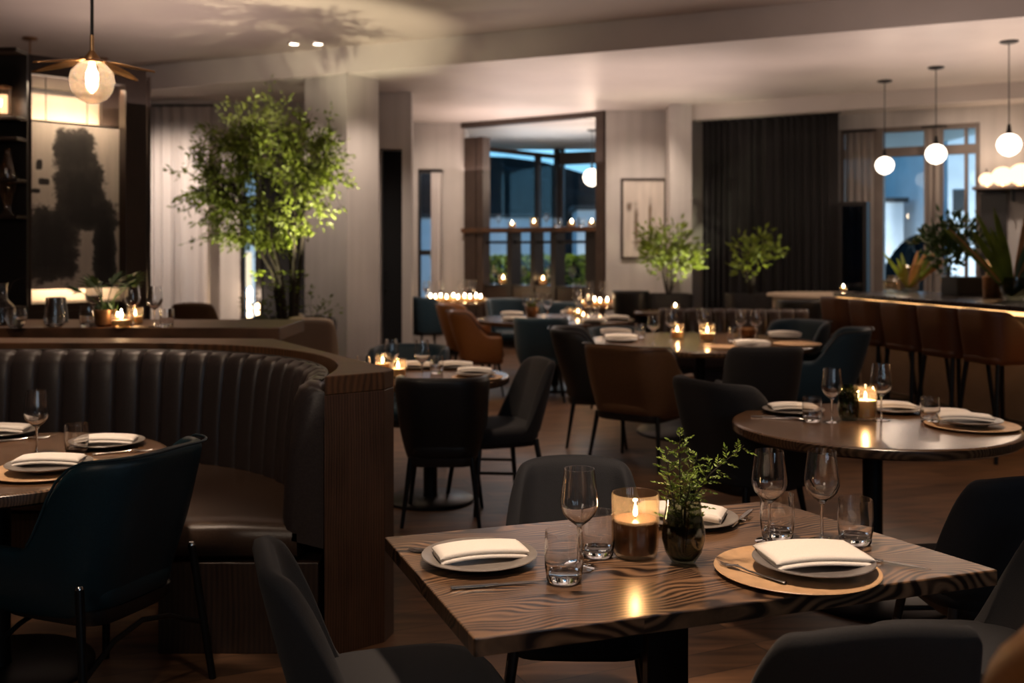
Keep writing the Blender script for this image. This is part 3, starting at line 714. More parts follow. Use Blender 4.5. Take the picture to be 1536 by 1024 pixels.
a = ubox('led_strip', 'led_cream', .1, .88, .32, .335, 1.215, 1.225, bevel=0); a['label'] = 'glowing cream light strip under the panel'
a = ubox('led_strip', 'led_cream', .1, .88, .32, .335, 2.53, 2.54, bevel=0); a['label'] = 'glowing cream light strip above the panel'
M['art'] = art_mat('ink_panel', (0.62, 0.54, 0.47), (0.022, 0.018, 0.017), [(.36, 1.14, .20, .22), (.40, .80, .24, .32), (.46, .62, .32, .16), (.17, .36, .25, .36), (.615, .34, .12, .44), (.06, 1.02, .03, .05), (.10, .88, .05, .03), (.03, .80, .04, .02)], .515, .56, .24, 8.0)
ap = thing('ink_panel', 'tall abstract panel with a black ink stain on cream in the lit niche', 'painting', UM @ Vector((.09, .26, 1.185)), UA)
G().box(0, .805, 0, .03, 0, 1.375).build('canvas', 'art', ap, smooth=False)
for z in (-.0085, 1.3755): G().box(-.003, .808, -.006, .034, z, z + .008).build('edge_trim', 'metal', ap, smooth=False)
for x in (.12, .47): G().tube([(x, .015, 1.38), (x, .015, 1.74)], .004, 6).build('hanging_rod', 'metal', ap)
# wash from the strips on the niche wall
for zz, tz in ((1.20, 1.10), (2.55, 2.66)):
    o = lamp('AREA', UM @ Vector((.49, .34, zz)), 3.6, (1, .76, .52), .1, UM @ Vector((.49, .52, tz + .0)), name='niche_strip_light'); o.data.shape = 'RECTANGLE'; o.data.size = .7; o.data.size_y = .03
o = lamp('AREA', UM @ Vector((.49, .06, 2.86)), 9, (1, .76, .52), .1, UM @ Vector((.49, .30, 1.8)), name='niche_picture_light'); o.data.shape = 'RECTANGLE'; o.data.size = .7; o.data.size_y = .05
# shelving at the frame's left edge
sh = thing('display_shelves', 'dark open shelving with glassware at the left edge beside the lit niche', 'shelves', (-4.40, 7.90, 0))
G().box(-.6, .61, .17, .20, 0, 3.02).build('back_panel', 'blackwood', sh, smooth=False)
for z in (1.04, 1.74, 2.02, 2.34, 2.50): G().box(-.6, .61, .01, .1695, z, z + .028).build('shelf', 'darkwood', sh, smooth=False, bevel=.003)
G().box(-.6, .61, .0, .20, 3.02, 3.05).build('top', 'darkwood', sh, smooth=False); G().box(-.6, .61, .01, .1695, 0, 1.04).build('base_cabinet', 'darkwood', sh, smooth=False)
def lathe_thing(name, prof, m, loc, label, cat, group=None, n=28, rz=0):
    o = G().lathe(prof, n).build(name, m); o.location = loc; o.rotation_euler.z = rz; return tag(o, label, cat, group)
lathe_thing('glass_cone', [(0, 0), (.05, 0), (.028, .05), (.035, .1), (.075, .26), (.072, .26), (.03, .1), (.02, .06), (0, .055)], 'glass_bowl', (-3.90, 7.985, 1.7685), 'clear flared glass vase on the lowest visible shelf at far left', 'vase')
lathe_thing('glass_decanter', [(0, 0), (.07, 0), (.074, .01), (.03, .17), (.02, .22), (.032, .24), (.028, .24), (.017, .22), (.026, .17), (.07, .014), (0, .01)], 'glass_bowl', (-3.90, 7.985, 2.0485), 'clear conical decanter on the middle shelf at far left', 'decanter')
lt = thing('glass_lantern', 'lit glass cylinder lantern on the topmost left shelf', 'lantern', (-3.93, 7.985, 2.5285))
G().lathe([(0, 0), (.065, 0), (.065, .02), (.05, .02), (.05, .012), (0, .012)], 28).build('base', 'bronze', lt)
G().lathe([(.058, .02), (.058, .22), (.056, .22), (.056, .02)], 28).build('glass_cylinder', 'glass_bowl', lt)
G().lathe([(0, .02), (.03, .02), (.03, .17), (0, .175)], 20).build('glowing_tube', 'opal_soft', lt); G().lathe([(0, .255), (.03, .25), (.062, .235), (.062, .22), (0, .22)], 28).build('lid', 'bronze', lt)
lamp('POINT', (-3.93, 7.86, 2.64), 2, WARM, .04)

# ------------------------------------------------------------------ left: high counter
ct = thing('communal_counter', 'long dark wooden high counter with glassware behind the curved booth', 'counter', (-3.3, 6.2, 0))
G().box(-2.2, 1.905, 0, .75, .955, 1.035).build('counter_top', 'capwood', ct, bevel=.006, smooth=False)
G().box(-2.2, 1.7, .2, .6, 0, .955).build('base_panel', 'darkwood', ct, bevel=.004, smooth=False)
TOPC = 1.0352
def cpt(px, py): return at(px, py, TOPC)

# ------------------------------------------------------------------ booth
def offs(path, d):
    out = []
    for i, p in enumerate(path):
        a = path[max(i - 1, 0)]; b = path[min(i + 1, len(path) - 1)]; t = (b - a).normalized(); out.append(p + Vector((t.y, -t.x)) * d)
    return out
path = []; W = .1415
# outer line of the backrest: straight along the back, a quarter turn, a short straight end
R0 = 1.2; cx, cy = -1.9, 3.98
x = -3.9
segs = [('l', Vector((-3.88, cy + R0)), Vector((cx, cy + R0))), ('a',), ('l', Vector((cx + R0, cy)), Vector((cx + R0, 3.84)))]
dense = []
for k in range(200): dense.append(segs[0][1].lerp(segs[0][2], k / 200))
for k in range(200): a = PI / 2 * (1 - k / 200); dense.append(Vector((cx + R0 * math.cos(a), cy + R0 * math.sin(a))))
for k in range(21): dense.append(segs[2][1].lerp(segs[2][2], k / 20))
cum = [0]
for a, b in zip(dense, dense[1:]): cum.append(cum[-1] + (b - a).length)
TOT = cum[-1]; NCH = 31; NP = NCH * 12
def along(s):
    lo, hi = 0, len(cum) - 1
    while hi - lo > 1:
        m = (lo + hi) // 2
        if cum[m] <= s: lo = m
        else: hi = m
    f = (s - cum[lo]) / max(1e-9, cum[hi] - cum[lo]); p = dense[lo].lerp(dense[hi], min(1, f)); t = (dense[hi] - dense[lo]).normalized()
    return p, Vector((t.y, -t.x))      # inward normal = towards the sitter
bq = thing('banquette', 'curved black leather booth with vertical channels on a dark wood plinth', 'booth', (cx, cy, 0))
def loc(p, z): return (p.x - cx, p.y - cy, z)
g = G(); rows = []
prof = [(.150, .42), (.155, .50), (.148, .62), (.138, .74), (.126, .86), (.112, .93), (.092, .975), (.060, .996), (.025, .992), (.004, .97), (.0, .90), (.0, .42)]
for i in range(NP + 1):
    s = TOT * i / NP; p, n = along(s); f = (i % 12) / 12; puff = .024 * (max(0, math.sin(PI * f)) ** .3 if i not in (0, NP) else 0)
    endk = min(1, (NP - i) / 8); endk = math.sqrt(1 - (1 - endk) ** 2)
    rows.append([loc(p + n * (d + (puff - .012 if 0 < j < 9 else 0) * (1 if j < 7 else .5) - (0 if j > 9 else .03 * (1 - endk))), z + (puff * .5 if 4 < j < 9 else 0) - .03 * (1 - endk) * (1 if j > 3 else 0)) for j, (d, z) in enumerate(prof)])
g.grid(rows); m_ = len(prof); o_ = NP * m_
g.f.append(tuple(o_ + k for k in range(m_))); g.f.append(tuple(range(m_ - 1, -1, -1)))
g.build('backrest', 'leather', bq, ang=75)
pts = [along(TOT * i / 120) for i in range(121)]
G().tube([loc(p + n * .03, 1.003) for p, n in pts[:-3]], .006, 6).build('piping', 'pipe', bq)
g = G(); rows = []
sp_ = [(.10, .34), (.60, .34), (.635, .36), (.64, .40), (.635, .45), (.61, .475), (.55, .486), (.35, .490), (.10, .478)]
for i in range(161):
    s = TOT * i / 160; p, n = along(s); k = min(1, (160 - i) / 4); k = math.sqrt(1 - (1 - k) ** 2)
    rows.append([loc(p + n * d, .41 + (z - .41) * (.55 + .45 * k)) for d, z in sp_])
g.grid(rows, True); n_ = len(sp_); g.f.append(tuple(160 * n_ + k for k in range(n_)))
g.build('seat_cushion', 'leather_seat', bq, ang=60)
ps = [along(TOT * i / 80) for i in range(81)]
po = [(p + n * .02) for p, n in ps]; pi = [(p + n * .615) for p, n in ps]
G().prism([(p.x - cx, p.y - cy) for p in po] + [(p.x - cx, p.y - cy) for p in reversed(pi)], 0, .338).build('plinth', 'darkwood', bq, bevel=.003, ang=30)
# timber surround: cap and panels
bs = thing('booth_surround', 'dark wood surround with a broad cap wrapping the curved black booth', 'partition', (0, 0, 0))
inn = [(p - n * .012) for p, n in ps]
inn = [Vector((-3.9, cy + R0 + .012))] + inn + [Vector((-.69, 3.80))]
out = [Vector((-.488, 3.955)), Vector((-.463, 4.05)), Vector((-1.26, 5.45)), Vector((-3.9, 5.52))]
def ring(z0, z1, grow=0.0): return [(p.x, p.y) for p in inn] + [(p.x, p.y) for p in out]
# cap tilts nowhere: one slab between the backrest and the outer edge
G().prism(ring(0, 0), .965, 1.035).build('cap', 'capwood', bs, bevel=.004, ang=30)
G().prism([(-.69, 3.80), (-.488, 3.955), (-.463, 4.05), (-.689, 4.05)], 0, .9645).build('end_panel', 'panel', bs, bevel=.002, smooth=False)
G().prism([(-.467, 4.054), (-1.262, 5.445), (-3.9, 5.515), (-3.9, 5.47), (-1.30, 5.40), (-.52, 4.054)], 0, .9645).build('outer_panel', 'panel', bs, smooth=False)

# ------------------------------------------------------------------ tables
q = [at(711, 957.5, .75), at(1497, 854, .75), at(1158, 750, .75), at(577, 805, .75)]
c0 = sum(q, Vector()) / 4; c0.z = 0
ft = thing('rectangular_dining_table', 'rectangular wooden table with strong grain in the foreground, set for dinner', 'table', c0)
G().prism([(p.x - c0.x, p.y - c0.y) for p in q], .712, .75).build('tabletop', 'table', ft, bevel=.0035, smooth=False)
G().box(-.05, .05, -.05, .05, .03, .7).build('pedestal', 'metal', ft, bevel=.006, smooth=False)
G().box(-.2, .2, -.16, .16, .7, .7115).build('top_plate', 'metal', ft, smooth=False)
G().box(-.3, .3, -.24, .24, 0, .03).build('base', 'metal', ft, bevel=.006, smooth=False)
TB = dict(booth=(-1.83, 3.68, .585), right=(1.56, 4.47, .595), left=(-.49, 6.2, .475), middle=(1.55, 8.52, .945), back=(.47, 11.3, .86), farleft=(-.83, 15.0, .5), farright=(.95, 14.0, .52), drape=(1.92, 12.75, .42))
LB = dict(booth='round walnut table set in front of the curved black booth', right='round walnut table with candle at right, behind the foreground table', left='round table with two candles just behind the end of the booth surround',
          middle='large round table set for several people in the middle of the room', back='round table with tan chairs behind the large middle table', farleft='far round table crowded with candles by the left wall',
          farright='far round table with a candle cluster in front of the divider', drape='dark bare round table in front of the potted plants')
for k, (x, y, r) in TB.items():
    o = round_table(r)(); o.location = (x, y, 0); tag(o, LB[k], 'table', None)

# ------------------------------------------------------------------ chairs
D = math.radians
CH = 'dining chairs'
def chair(key, mk, x, y, deg, label, group=None, scale=1.0): return put(key, mk, (x, y, 0), D(deg), label, 'chair', group, scale)
chair('teal_cap', armchair('teal', cap=True, wid=.245, back=.86, b0=.40, b1=.74, arm=.56), -1.41, 3.45, 68, 'teal leather armchair with black legs pulled up to the booth table')
chair('fab', sidechair('fabric', .81), -.27, 2.43, -73, 'charcoal fabric chair seen from the side at the left end of the front table', 'charcoal chairs around the front table')
chair('nav', sidechair('navy'), .19, 3.05, 178, 'dark navy chair behind the front table, facing the camera', 'charcoal chairs around the front table', (.92, 1, 1))
chair('nav', None, 1.54, 3.36, 2, 'dark chair with its back to us between the front table and the right round table', 'charcoal chairs around the front table')
chair('fab', None, 1.21, 2.72, 88, 'charcoal fabric chair at the right end of the front table', 'charcoal chairs around the front table', (1, 1, .93))
chair('fab', None, .645, 2.17, 6, 'charcoal chair back nearest the camera at the bottom edge', 'charcoal chairs around the front table')
chair('tanhigh', armchair('tan', wid=.29, back=1.16, arm=.72, b0=.42, b1=.80, piping=False), .85, 1.21, -8, 'blurred tan leather chair at the bottom right corner of the frame')
chair('blk', armchair('blackleather', wid=.235, back=.81, arm=.6, b0=.62, b1=.95, lean=.1, piping=False), -.385, 5.80, 0, 'black leather chair with its back to us at the table behind the booth')
chair('fabarm', sidechair('fabric', .84), -.10, 6.12, 112, 'charcoal chair seen from the side, right of the table behind the booth')
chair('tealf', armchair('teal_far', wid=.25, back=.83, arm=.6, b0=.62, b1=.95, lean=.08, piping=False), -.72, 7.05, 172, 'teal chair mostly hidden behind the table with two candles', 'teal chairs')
chair('brownarm', armchair('brown', wid=.31, back=.85, arm=.64),   .90, 7.28, -38, 'brown leather armchair at the near left of the large middle table')
chair('fabbig', armchair('fabric', wid=.25, back=.87, arm=.60, piping=False, b0=.42, b1=.72), 1.17, 5.16, -60, 'dark charcoal armchair seen from the side, left of the right round table')
chair('greybig', armchair('fabric', wid=.225, back=.88, arm=.62, piping=False, b0=.42, b1=.7), 1.63, 6.86, 4, 'charcoal armchair with its back to us in front of the large middle table')
chair('navl', armchair('blackleather', wid=.27, back=.89, arm=.64, b0=.5, b1=.85), .66, 8.05, -95, 'black leather armchair beside the brown armchair at the middle table')
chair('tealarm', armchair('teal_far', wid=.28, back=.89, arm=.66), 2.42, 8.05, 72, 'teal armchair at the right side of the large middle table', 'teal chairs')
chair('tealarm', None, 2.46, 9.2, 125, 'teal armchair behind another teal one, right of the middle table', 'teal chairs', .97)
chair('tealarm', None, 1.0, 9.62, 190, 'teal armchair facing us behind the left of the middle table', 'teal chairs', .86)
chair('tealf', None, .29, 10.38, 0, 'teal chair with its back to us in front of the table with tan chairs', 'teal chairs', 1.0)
chair('tanarm', armchair('tan', wid=.27, back=.86, arm=.62), -.32, 10.8, -88, 'tan leather armchair left of the table with tan chairs, nearer one', 'tan armchairs at the back table')
chair('tanarm', None, -.50, 11.9, -98, 'tan leather armchair left of the table with tan chairs, farther one', 'tan armchairs at the back table', 1.02)
chair('tealf', None, -.02, 12.75, 190, 'teal chair facing us behind the table with tan chairs', 'teal chairs', 1.07)
chair('tealf', None, -1.16, 14.3, -60, 'teal chair by the left wall at the far candlelit table', 'teal chairs', 1.03)
chair('tealf', None, .62, 12.95, 182, 'teal chair right of the one facing us behind the back table', 'teal chairs', 1.0)
chair('blkf', armchair('blackleather', wid=.2, back=.98, arm=.7, b0=.62, b1=.95, lean=.05, piping=False), 1.56, 13.40, -20, 'slim black chair between the candle cluster table and the potted plant')
chair('blkf', None, 3.03, 10.95, 0, 'slim black chair beside the beige curved counter end')
chair('taupe', sidechair('taupe', .91, .255), -1.79, 9.15, 10, 'taupe leather chair behind the corner of the booth surround')
chair('browns', sidechair('brown', .95, .27), -3.30, 10.9, 5, 'brown leather chair behind the right part of the high counter')
for i, (x, y) in enumerate(((3.10, 9.42), (3.205, 8.94), (3.31, 8.46), (3.425, 7.98), (3.54, 7.5))):
    put('stool', barstool, (x, y, 0), D(-76 - 0), ['brown leather bar stool at the far end of the bar', 'second brown bar stool from the far end of the bar', 'brown bar stool in the middle of the row of five',
        'second brown bar stool from the right edge of the frame', 'brown bar stool nearest the camera, cut by the right edge'][i], 'bar stool', 'brown leather bar stools along the bar')

# ------------------------------------------------------------------ bar
BA = math.atan2(-.974, .228); BM = xf(3.21, 10.25, BA)      # local x runs along the front towards the camera, local y away from the stools
br = thing('bar_counter', 'long bar with a dark stone top and an amber light strip under its edge', 'bar', (3.21, 10.25, 0), BA)
G().box(-.05, 5.2, -.0, 1.05, 1.035, 1.08).build('counter_top', 'stone', br, bevel=.005, smooth=False)
G().box(.0, 5.2, .28, .34, 0, 1.03).build('front_panel', 'taupe_panel', br, smooth=False)
G().box(.0, 5.2, .34, .95, 0, 1.03).build('body', 'darkwood', br, smooth=False)
a = G().box(.0, 5.2, .012, .03, 1.005, 1.033).build('led_strip', 'led', br, smooth=False); a['label'] = 'glowing amber light strip'
for k in range(5):
    o = lamp('AREA', BM @ Vector((.5 + k * .95, .03, 1.0)), 1.3, (1, .5, .18), .1, BM @ Vector((.5 + k * .95, -.12, .3)), name='bar_edge_light'); o.data.shape = 'RECTANGLE'; o.data.size = .9; o.data.size_y = .03
dr = thing('curved_counter_end', 'beige rounded low counter end beside the far bar stool', 'counter', (3.60, 11.75, 0))
G().lathe([(0, 0), (.62, 0), (.62, .97), (0, .97)], 56).build('drum', 'beige', dr); G().lathe([(0, .9705), (.68, .9705), (.69, .98), (.68, 1.005), (0, 1.005)], 56).build('top', 'beige', dr)
lamp('SPOT', (3.1, 11.0, 3.4), 45, WARM, .05, (3.1, 11.3, .9), 50)
BZ = 1.0802
def bpt(px, py): return at(px, py, BZ)
bx = tag(G().box(-.28, .28, -.12, .12, 0, .17).build('black_box', 'black', smooth=False, bevel=.01), 'low black box on the bar behind the leafy glass vase', 'box'); bx.location = (4.36, 9.72, BZ); bx.rotation_euler.z = BA + PI / 2
# back bar: shelf with glowing lamps
def spt(x, y, z=0): return SM @ Vector((x, y, z))
sf = thing('wall_shelf', 'thin wall shelf carrying glowing round lamps behind the bar', 'shelf', spt(4.4, .18, 2.235), SA)
G().box(-.83, 1.3, -.12, .32, 0, .035).build('board', 'frame_wood', sf, bevel=.004, smooth=False)
for x in (-.4, .5): G().box(x - .01, x + .01, -.05, .32, -.14, -.001).build('bracket', 'metal', sf, smooth=False)
bb = tag(G().box(0, .30, .40, .495, .02, 2.2).build('back_panel', 'blackwood', smooth=False), 'tall black panel on the wall under the lamp shelf', 'panel'); bb.location = spt(3.63, 0); bb.rotation_euler.z = SA
def ball_lamp(name, r, loc, label, squash=.93, m='opal_soft', knob=False):
    t = thing(name, label, 'lamp', loc, 0, 'glowing lamps on the shelf behind the bar')
    G().lathe([(0, .02), (r * .45, .02), (r * .5, .0), (0, 0)][::-1], 24).build('base', 'brass', t)
    G().lathe([(r * math.cos(a), .012 + r * squash * (1 + math.sin(a))) for a in [-PI / 2 * .95 + PI * .975 * k / 22 for k in range(23)]], 32).build('globe', m, t)
    if knob: G().tube([(0, 0, 2 * r * squash), (0, 0, 2 * r * squash + .06)], .008, 8).build('finial', 'metal', t)
    return t
for i, (px, r, dy, l) in enumerate(((1480, .088, .16, 'smallest glowing round lamp at the left end of the bar shelf'), (1504, .125, .2, 'large glowing round lamp in the middle of the bar shelf'), (1532, .14, .14, 'largest glowing round lamp at the right end of the bar shelf'))):
    k = (px - 768) / F; d = .18 + dy - .1; x = (k * (14.3 + .867 * d) - 2.47 - .499 * d) / (.867 + .499 * k)
    p = spt(x, d, 2.2705); ball_lamp('globe_lamp', r, p, l, knob=i == 0)
    lamp('POINT', (p.x - .1, p.y - r - .12, p.z + r), 5, WARM, .06)
p = spt(4.30, .13, 2.2705); lathe_thing('cone_lamp', [(0, 0), (.05, 0), (.03, .05), (.018, .095), (0, .1)], 'opal_soft', p, 'tiny glowing cone lamp between the two large round lamps', 'lamp')
# black framed glass cabinet by the drape
cb = thing('glass_cabinet', 'slim black framed glass cabinet in front of the grey sheer curtain', 'cabinet', spt(1.98, .06), SA)
for b in ((0, .05, 0, .22, 0, 2.12), (.31, .36, 0, .22, 0, 2.12), (.05, .31, 0, .22, 2.07, 2.12), (.05, .31, 0, .22, 0, .1)): G().box(*b).build('frame', 'blackwood', cb, smooth=False)
G().box(.05, .31, .19, .2, .1, 2.07).build('pane', 'pane_dark', cb, smooth=False); G().box(.05, .31, .02, .026, .1, 2.07).build('pane', 'pane_dark', cb, smooth=False)
# framed picture on the back wall
M['sketch'] = art_mat('branch_sketch', (0.62, 0.55, 0.48), (0.28, 0.20, 0.14), [(.22, .45, .05, .5), (.42, .62, .04, .4), (.30, .25, .2, .05), (.12, .75, .06, .1)], .30, .46, .2, 9)
fp = thing('framed_picture', 'framed pale sketch of branches on the wall beside the drape', 'picture', (az(931, 14.78), 14.76, hz(389, 14.78)))
w_, h_ = .655, 1.16
for b in ((0, .035, 0, .035, 0, h_), (w_ - .035, w_, 0, .035, 0, h_), (.035, w_ - .035, 0, .035, 0, .035), (.035, w_ - .035, 0, .035, h_ - .035, h_)): G().box(*b).build('frame', 'frame_wood', fp, smooth=False)
G().box(.035, w_ - .035, .015, .03, .035, h_ - .035).build('print', 'sketch', fp, smooth=False)
# channelled bench behind the middle table
bn = thing('channel_bench', 'straight dark brown channelled bench behind the large middle table', 'bench', (2.25, 10.5, 0), D(-8))
g = G(); rows = []; NC = 11; wd = 1.5
for i in range(NC * 8 + 1):
    x = -wd / 2 + wd * i / (NC * 8); pf = .03 * math.sqrt(max(0, math.sin(PI * (i % 8) / 8)))
    rows.append([(x, y - (pf if j < 6 else 0), z + (pf * .4 if 2 < j < 7 else 0)) for j, (y, z) in enumerate(((-.02, .38), (-.03, .55), (0, .75), (.03, .85), (.07, .895), (.12, .88), (.13, .8), (.13, .38)))])
g.grid(rows); g.f.append(tuple(range(7, -1, -1))); g.f.append(tuple(NC * 64 + k for k in range(8)))
g.build('backrest', 'leather_seat', bn, ang=75)
G().box(-wd / 2, wd / 2, -.5, -.02, .34, .47).build('seat', 'leather_seat', bn, bevel=.03, seg=3, smooth=False); G().box(-wd / 2 + .02, wd / 2 - .02, -.45, .12, 0, .34).build('plinth', 'darkwood', bn, smooth=False)
# ------------------------------------------------------------------ things on the tables
TT = .7502
def T(px, py, h=TT): return at(px, py, h)
def wine(px, py, label, h=TT, s=1.0, grp=None): return put('wine', mk_wine, T(px, py, h), rnd.uniform(0, 6), label, 'wine glass', grp, s)
def tumb(px, py, label, h=TT, s=1.0, grp=None): return put('tumbler', mk_tumbler, T(px, py, h), rnd.uniform(0, 6), label, 'water glass', grp, s)
def plate(px, py, label, h=TT, s=1.0, m='ceramic'): return put('plate_' + m, mk_dinner(m), T(px, py, h), 0, label, 'plate', None, s)
def charger(px, py, label, h=TT, s=1.0): return put('charger', mk_charger, T(px, py, h), 0, label, 'plate', None, s)
def napkin(px, py, deg, label, h=TT, s=1.0): return put('napkin', mk_napkin, T(px, py, h), D(deg), label, 'napkin', None, s)
def candle(kind, px, py, label, h=TT, s=1.0, power=.8, grp=None):
    p = T(px, py, h); o = put('candle_' + kind, candle_maker(kind), p, rnd.uniform(0, 6), label, 'candle', grp, s)
    fz = dict(jar=.118, pillar=.112, votive=.072, tealight=.048)[kind] * s
    if power: lamp('POINT', (p.x, p.y, p.z + fz + .012), power, CANDLE, .006, name='candle_light')
    return o
def knife(px, py, deg, label, h=TT): return put('knife', mk_knife, T(px, py, h), D(deg), label, 'knife')
def fork(px, py, deg, label, h=TT): return put('fork', mk_fork, T(px, py, h), D(deg), label, 'fork')
PH = .0062      # inside height of a plate
# --- foreground table
plate(719, 842, 'grey plate under a folded napkin at the left end of the front table')
napkin(721, 833, 17, 'white folded napkin on the left plate of the front table', TT + .012, 1.0)
knife(745, 879, 13, 'steel knife in front of the left plate on the front table')
fork(668, 832, 160, 'steel fork poking out behind the left plate on the front table')
charger(1195, 858, 'tan charger under the right plate of the front table')
plate(1220, 850, 'grey plate resting on the tan charger of the front table', TT + .0125, 1.0, 'ceramic_dark')
napkin(1220, 838, 8, 'white folded napkin on the right plate of the front table', TT + .026, (1.08, 1.55, 1.0))
put('fork', None, T(1122, 859, TT + .006), D(128), 'steel fork lying on the left rim of the tan charger', 'fork')
knife(1322, 843, -36, 'steel knife right of the tan charger on the front table')
plate(1036, 783, 'grey plate half hidden behind the dark vase on the front table', s=.93)
napkin(1020, 773, 160, 'white folded napkin behind the dark vase on the front table', TT + .012, 1.12)
fork(1096, 787, 45, 'steel fork right of the far plate on the front table')
knife(1112, 779, 62, 'steel knife right of the fork at the far plate of the front table')
wine(869, 852, 'wine glass in the left half of the front table')
wine(1154, 812, 'wine glass on the front table, left of the two right ones')
wine(1233, 812, 'wine glass on the front table, right of the two right ones')
tumb(846, 871, 'clear tumbler in front of the left wine glass, front table', s=1.06)
tumb(897, 833, 'clear tumbler between the left wine glass and the big candle', s=1.0)
tumb(1166, 806, 'clear tumbler behind the left one of the two right wine glasses', s=1.06)
tumb(1283, 814, 'clear tumbler at the far right of the front table', s=1.05)
candle('jar', 953, 833, 'large brown candle in a clear glass on the front table', power=1.1)
vp = T(1025, 842)
vs = thing('glass_vase', 'rounded dark glass vase holding green sprigs on the front table', 'vase', vp)
G().lathe([(0, 0), (.022, 0), (.03, .003), (.044, .025), (.0515, .055), (.052, .075), (.047, .105), (.0425, .13), (.041, .155), (.0395, .155), (.041, .13), (.0455, .105), (.0503, .075), (.0497, .055), (.042, .027), (.028, .0075), (0, .006)], 44).build('vessel', 'glass_smoke', vs)
G().lathe([(0, .0075), (.0275, .009), (.0415, .0285), (.049, .055), (.0496, .075), (.045, .103), (0, .103)], 40).build('water', 'glass_smoke', vs)
def sprig(g, st, pts, nt_, L, seed, lift=.6, decay=.75, leaf=.014):
    r_ = random.Random(seed); pts = [Vector(p) for p in pts]
    st.tube(pts, [.0016] * (len(pts) - 1) + [.0006], 6)
    for i in range(nt_):
        f = .18 + .82 * i / nt_; k = f * (len(pts) - 1); j = min(int(k), len(pts) - 2); p = pts[j].lerp(pts[j + 1], k - j); d = (pts[j + 1] - pts[j]).normalized()
        a = i * 2.4 + r_.uniform(-.4, .4); o = d.orthogonal(); o.rotate(Quaternion(d, a)); td = (o + d * lift).normalized(); l = L * (1 - decay * f * .7) * r_.uniform(.75, 1.15)
        e = p + td * l; st.tube([p, p + td * l * .5 + Vector((0, 0, .002)), e], [.0008, .0006, .0003], 4, False)
        n = max(6, int(l / .0042))
        for q_ in range(n):
            u = (q_ + .6) / n; b = p + td * l * u; s_ = 1 if q_ % 2 else -1; sd = td.cross(Vector((0, 0, 1)) + o * .3).normalized() * s_
            g.leaf(b, sd + td * .9 + Vector((0, 0, r_.uniform(-.2, .5))), leaf * (1.1 - .5 * u), leaf * .42)
        g.leaf(e, td, leaf, leaf * .4)
sg = thing('green_sprigs', 'fresh green conifer like sprigs standing in the dark glass vase', 'plant', vp); sg.scale = (1.0, 1.0, 1.06)
lf = G(); st = G()
sprig(lf, st, [(0, 0, .02), (-.004, .0, .12), (-.008, .006, .2), (-.006, .01, .30)], 26, .062, 1)
sprig(lf, st, [(.005, 0, .02), (.014, -.005, .13), (.06, -.012, .20), (.142, -.02, .268)], 26, .055, 2)
sprig(lf, st, [(-.006, 0, .02), (-.02, .012, .13), (-.032, .02, .19), (-.04, .02, .25)], 20, .048, 3)
sprig(lf, st, [(.0, .006, .02), (.01, .02, .13), (.024, .03, .19), (.04, .035, .235)], 20, .05, 4)
sprig(lf, st, [(.0, -.006, .02), (.0, -.018, .13), (.008, -.03, .165), (.012, -.038, .2)], 14, .042, 5)
st.build('stems', 'bark', sg); lf.build('leaves', 'leaf_fine', sg, smooth=False)
# --- booth table
B = 'on the booth table'
charger(72, 708, 'tan charger nearest the teal chair ' + B); plate(74, 702, 'grey plate on the tan charger ' + B, TT + .0125); napkin(74, 694, 6, 'white folded napkin on the charger setting ' + B, TT + .0245)
plate(160, 668, 'grey plate against the curved backrest ' + B); napkin(160, 663, 8, 'white folded napkin on the plate by the backrest ' + B, TT + .012)
plate(2, 652, 'grey plate cut by the left edge of the frame ' + B); napkin(0, 646, 5, 'white folded napkin cut by the left edge of the frame', TT + .012)
wine(55, 681, 'wine glass between the three plates ' + B); tumb(115, 679, 'clear tumbler in front of the far plate ' + B)
fork(185, 679, 22, 'steel fork right of the far plate ' + B); knife(40, 658, 40, 'steel knife beside the left plate ' + B); fork(32, 660, 30, 'steel fork beside the left plate ' + B)
# --- right round table
R = 'the right round table'
plate(1190, 619, 'grey plate at the left of ' + R); napkin(1190, 613, 0, 'white folded napkin on the left plate of ' + R, TT + .012)
plate(1340, 617, 'grey plate at the back of ' + R); napkin(1335, 611, 2, 'white folded napkin on the back plate of ' + R, TT + .012)
charger(1458, 640, 'tan charger at the right edge of ' + R); plate(1452, 635, 'grey plate on the charger of ' + R, TT + .0125); napkin(1448, 629, -14, 'white folded napkin on the charger setting of ' + R, TT + .0245)
napkin(1418, 622, 172, 'white folded napkin lying flat behind the right plate'+' of ' + R)
wine(1248, 633, 'left wine glass on ' + R); wine(1322, 630, 'right wine glass on ' + R, s=1.06)
tumb(1218, 632, 'clear tumbler left of the candle on ' + R); tumb(1395, 633, 'clear tumbler right of the candle on ' + R)
candle('pillar', 1298, 629, 'tall glass candle glowing on ' + R, power=1.6)
lathe_thing('dark_glass_vase', [(0, 0), (.032, 0), (.043, .012), (.048, .05), (.044, .11), (.042, .15), (.0405, .15), (.042, .11), (.046, .05), (.04, .014), (0, .006)], 'glass_smoke', T(1273, 629), 'small dark glass vase left of the candle on ' + R, 'vase')
g = G(); r_ = random.Random(5)
for i in range(70): g.leaf((r_.gauss(0, .012), r_.gauss(0, .012), r_.uniform(.02, .13)), (r_.gauss(0, 1), r_.gauss(0, 1), 1.2), .03, .014)
o = tag(g.build('moss_sprig', 'leaf_dark', smooth=False), 'dark green foliage inside the small dark vase on ' + R, 'plant'); o.location = T(1273, 629)
knife(1162, 626, -8, 'steel knife at the left edge of ' + R); fork(1180, 629, -10, 'steel fork near the left edge of ' + R)
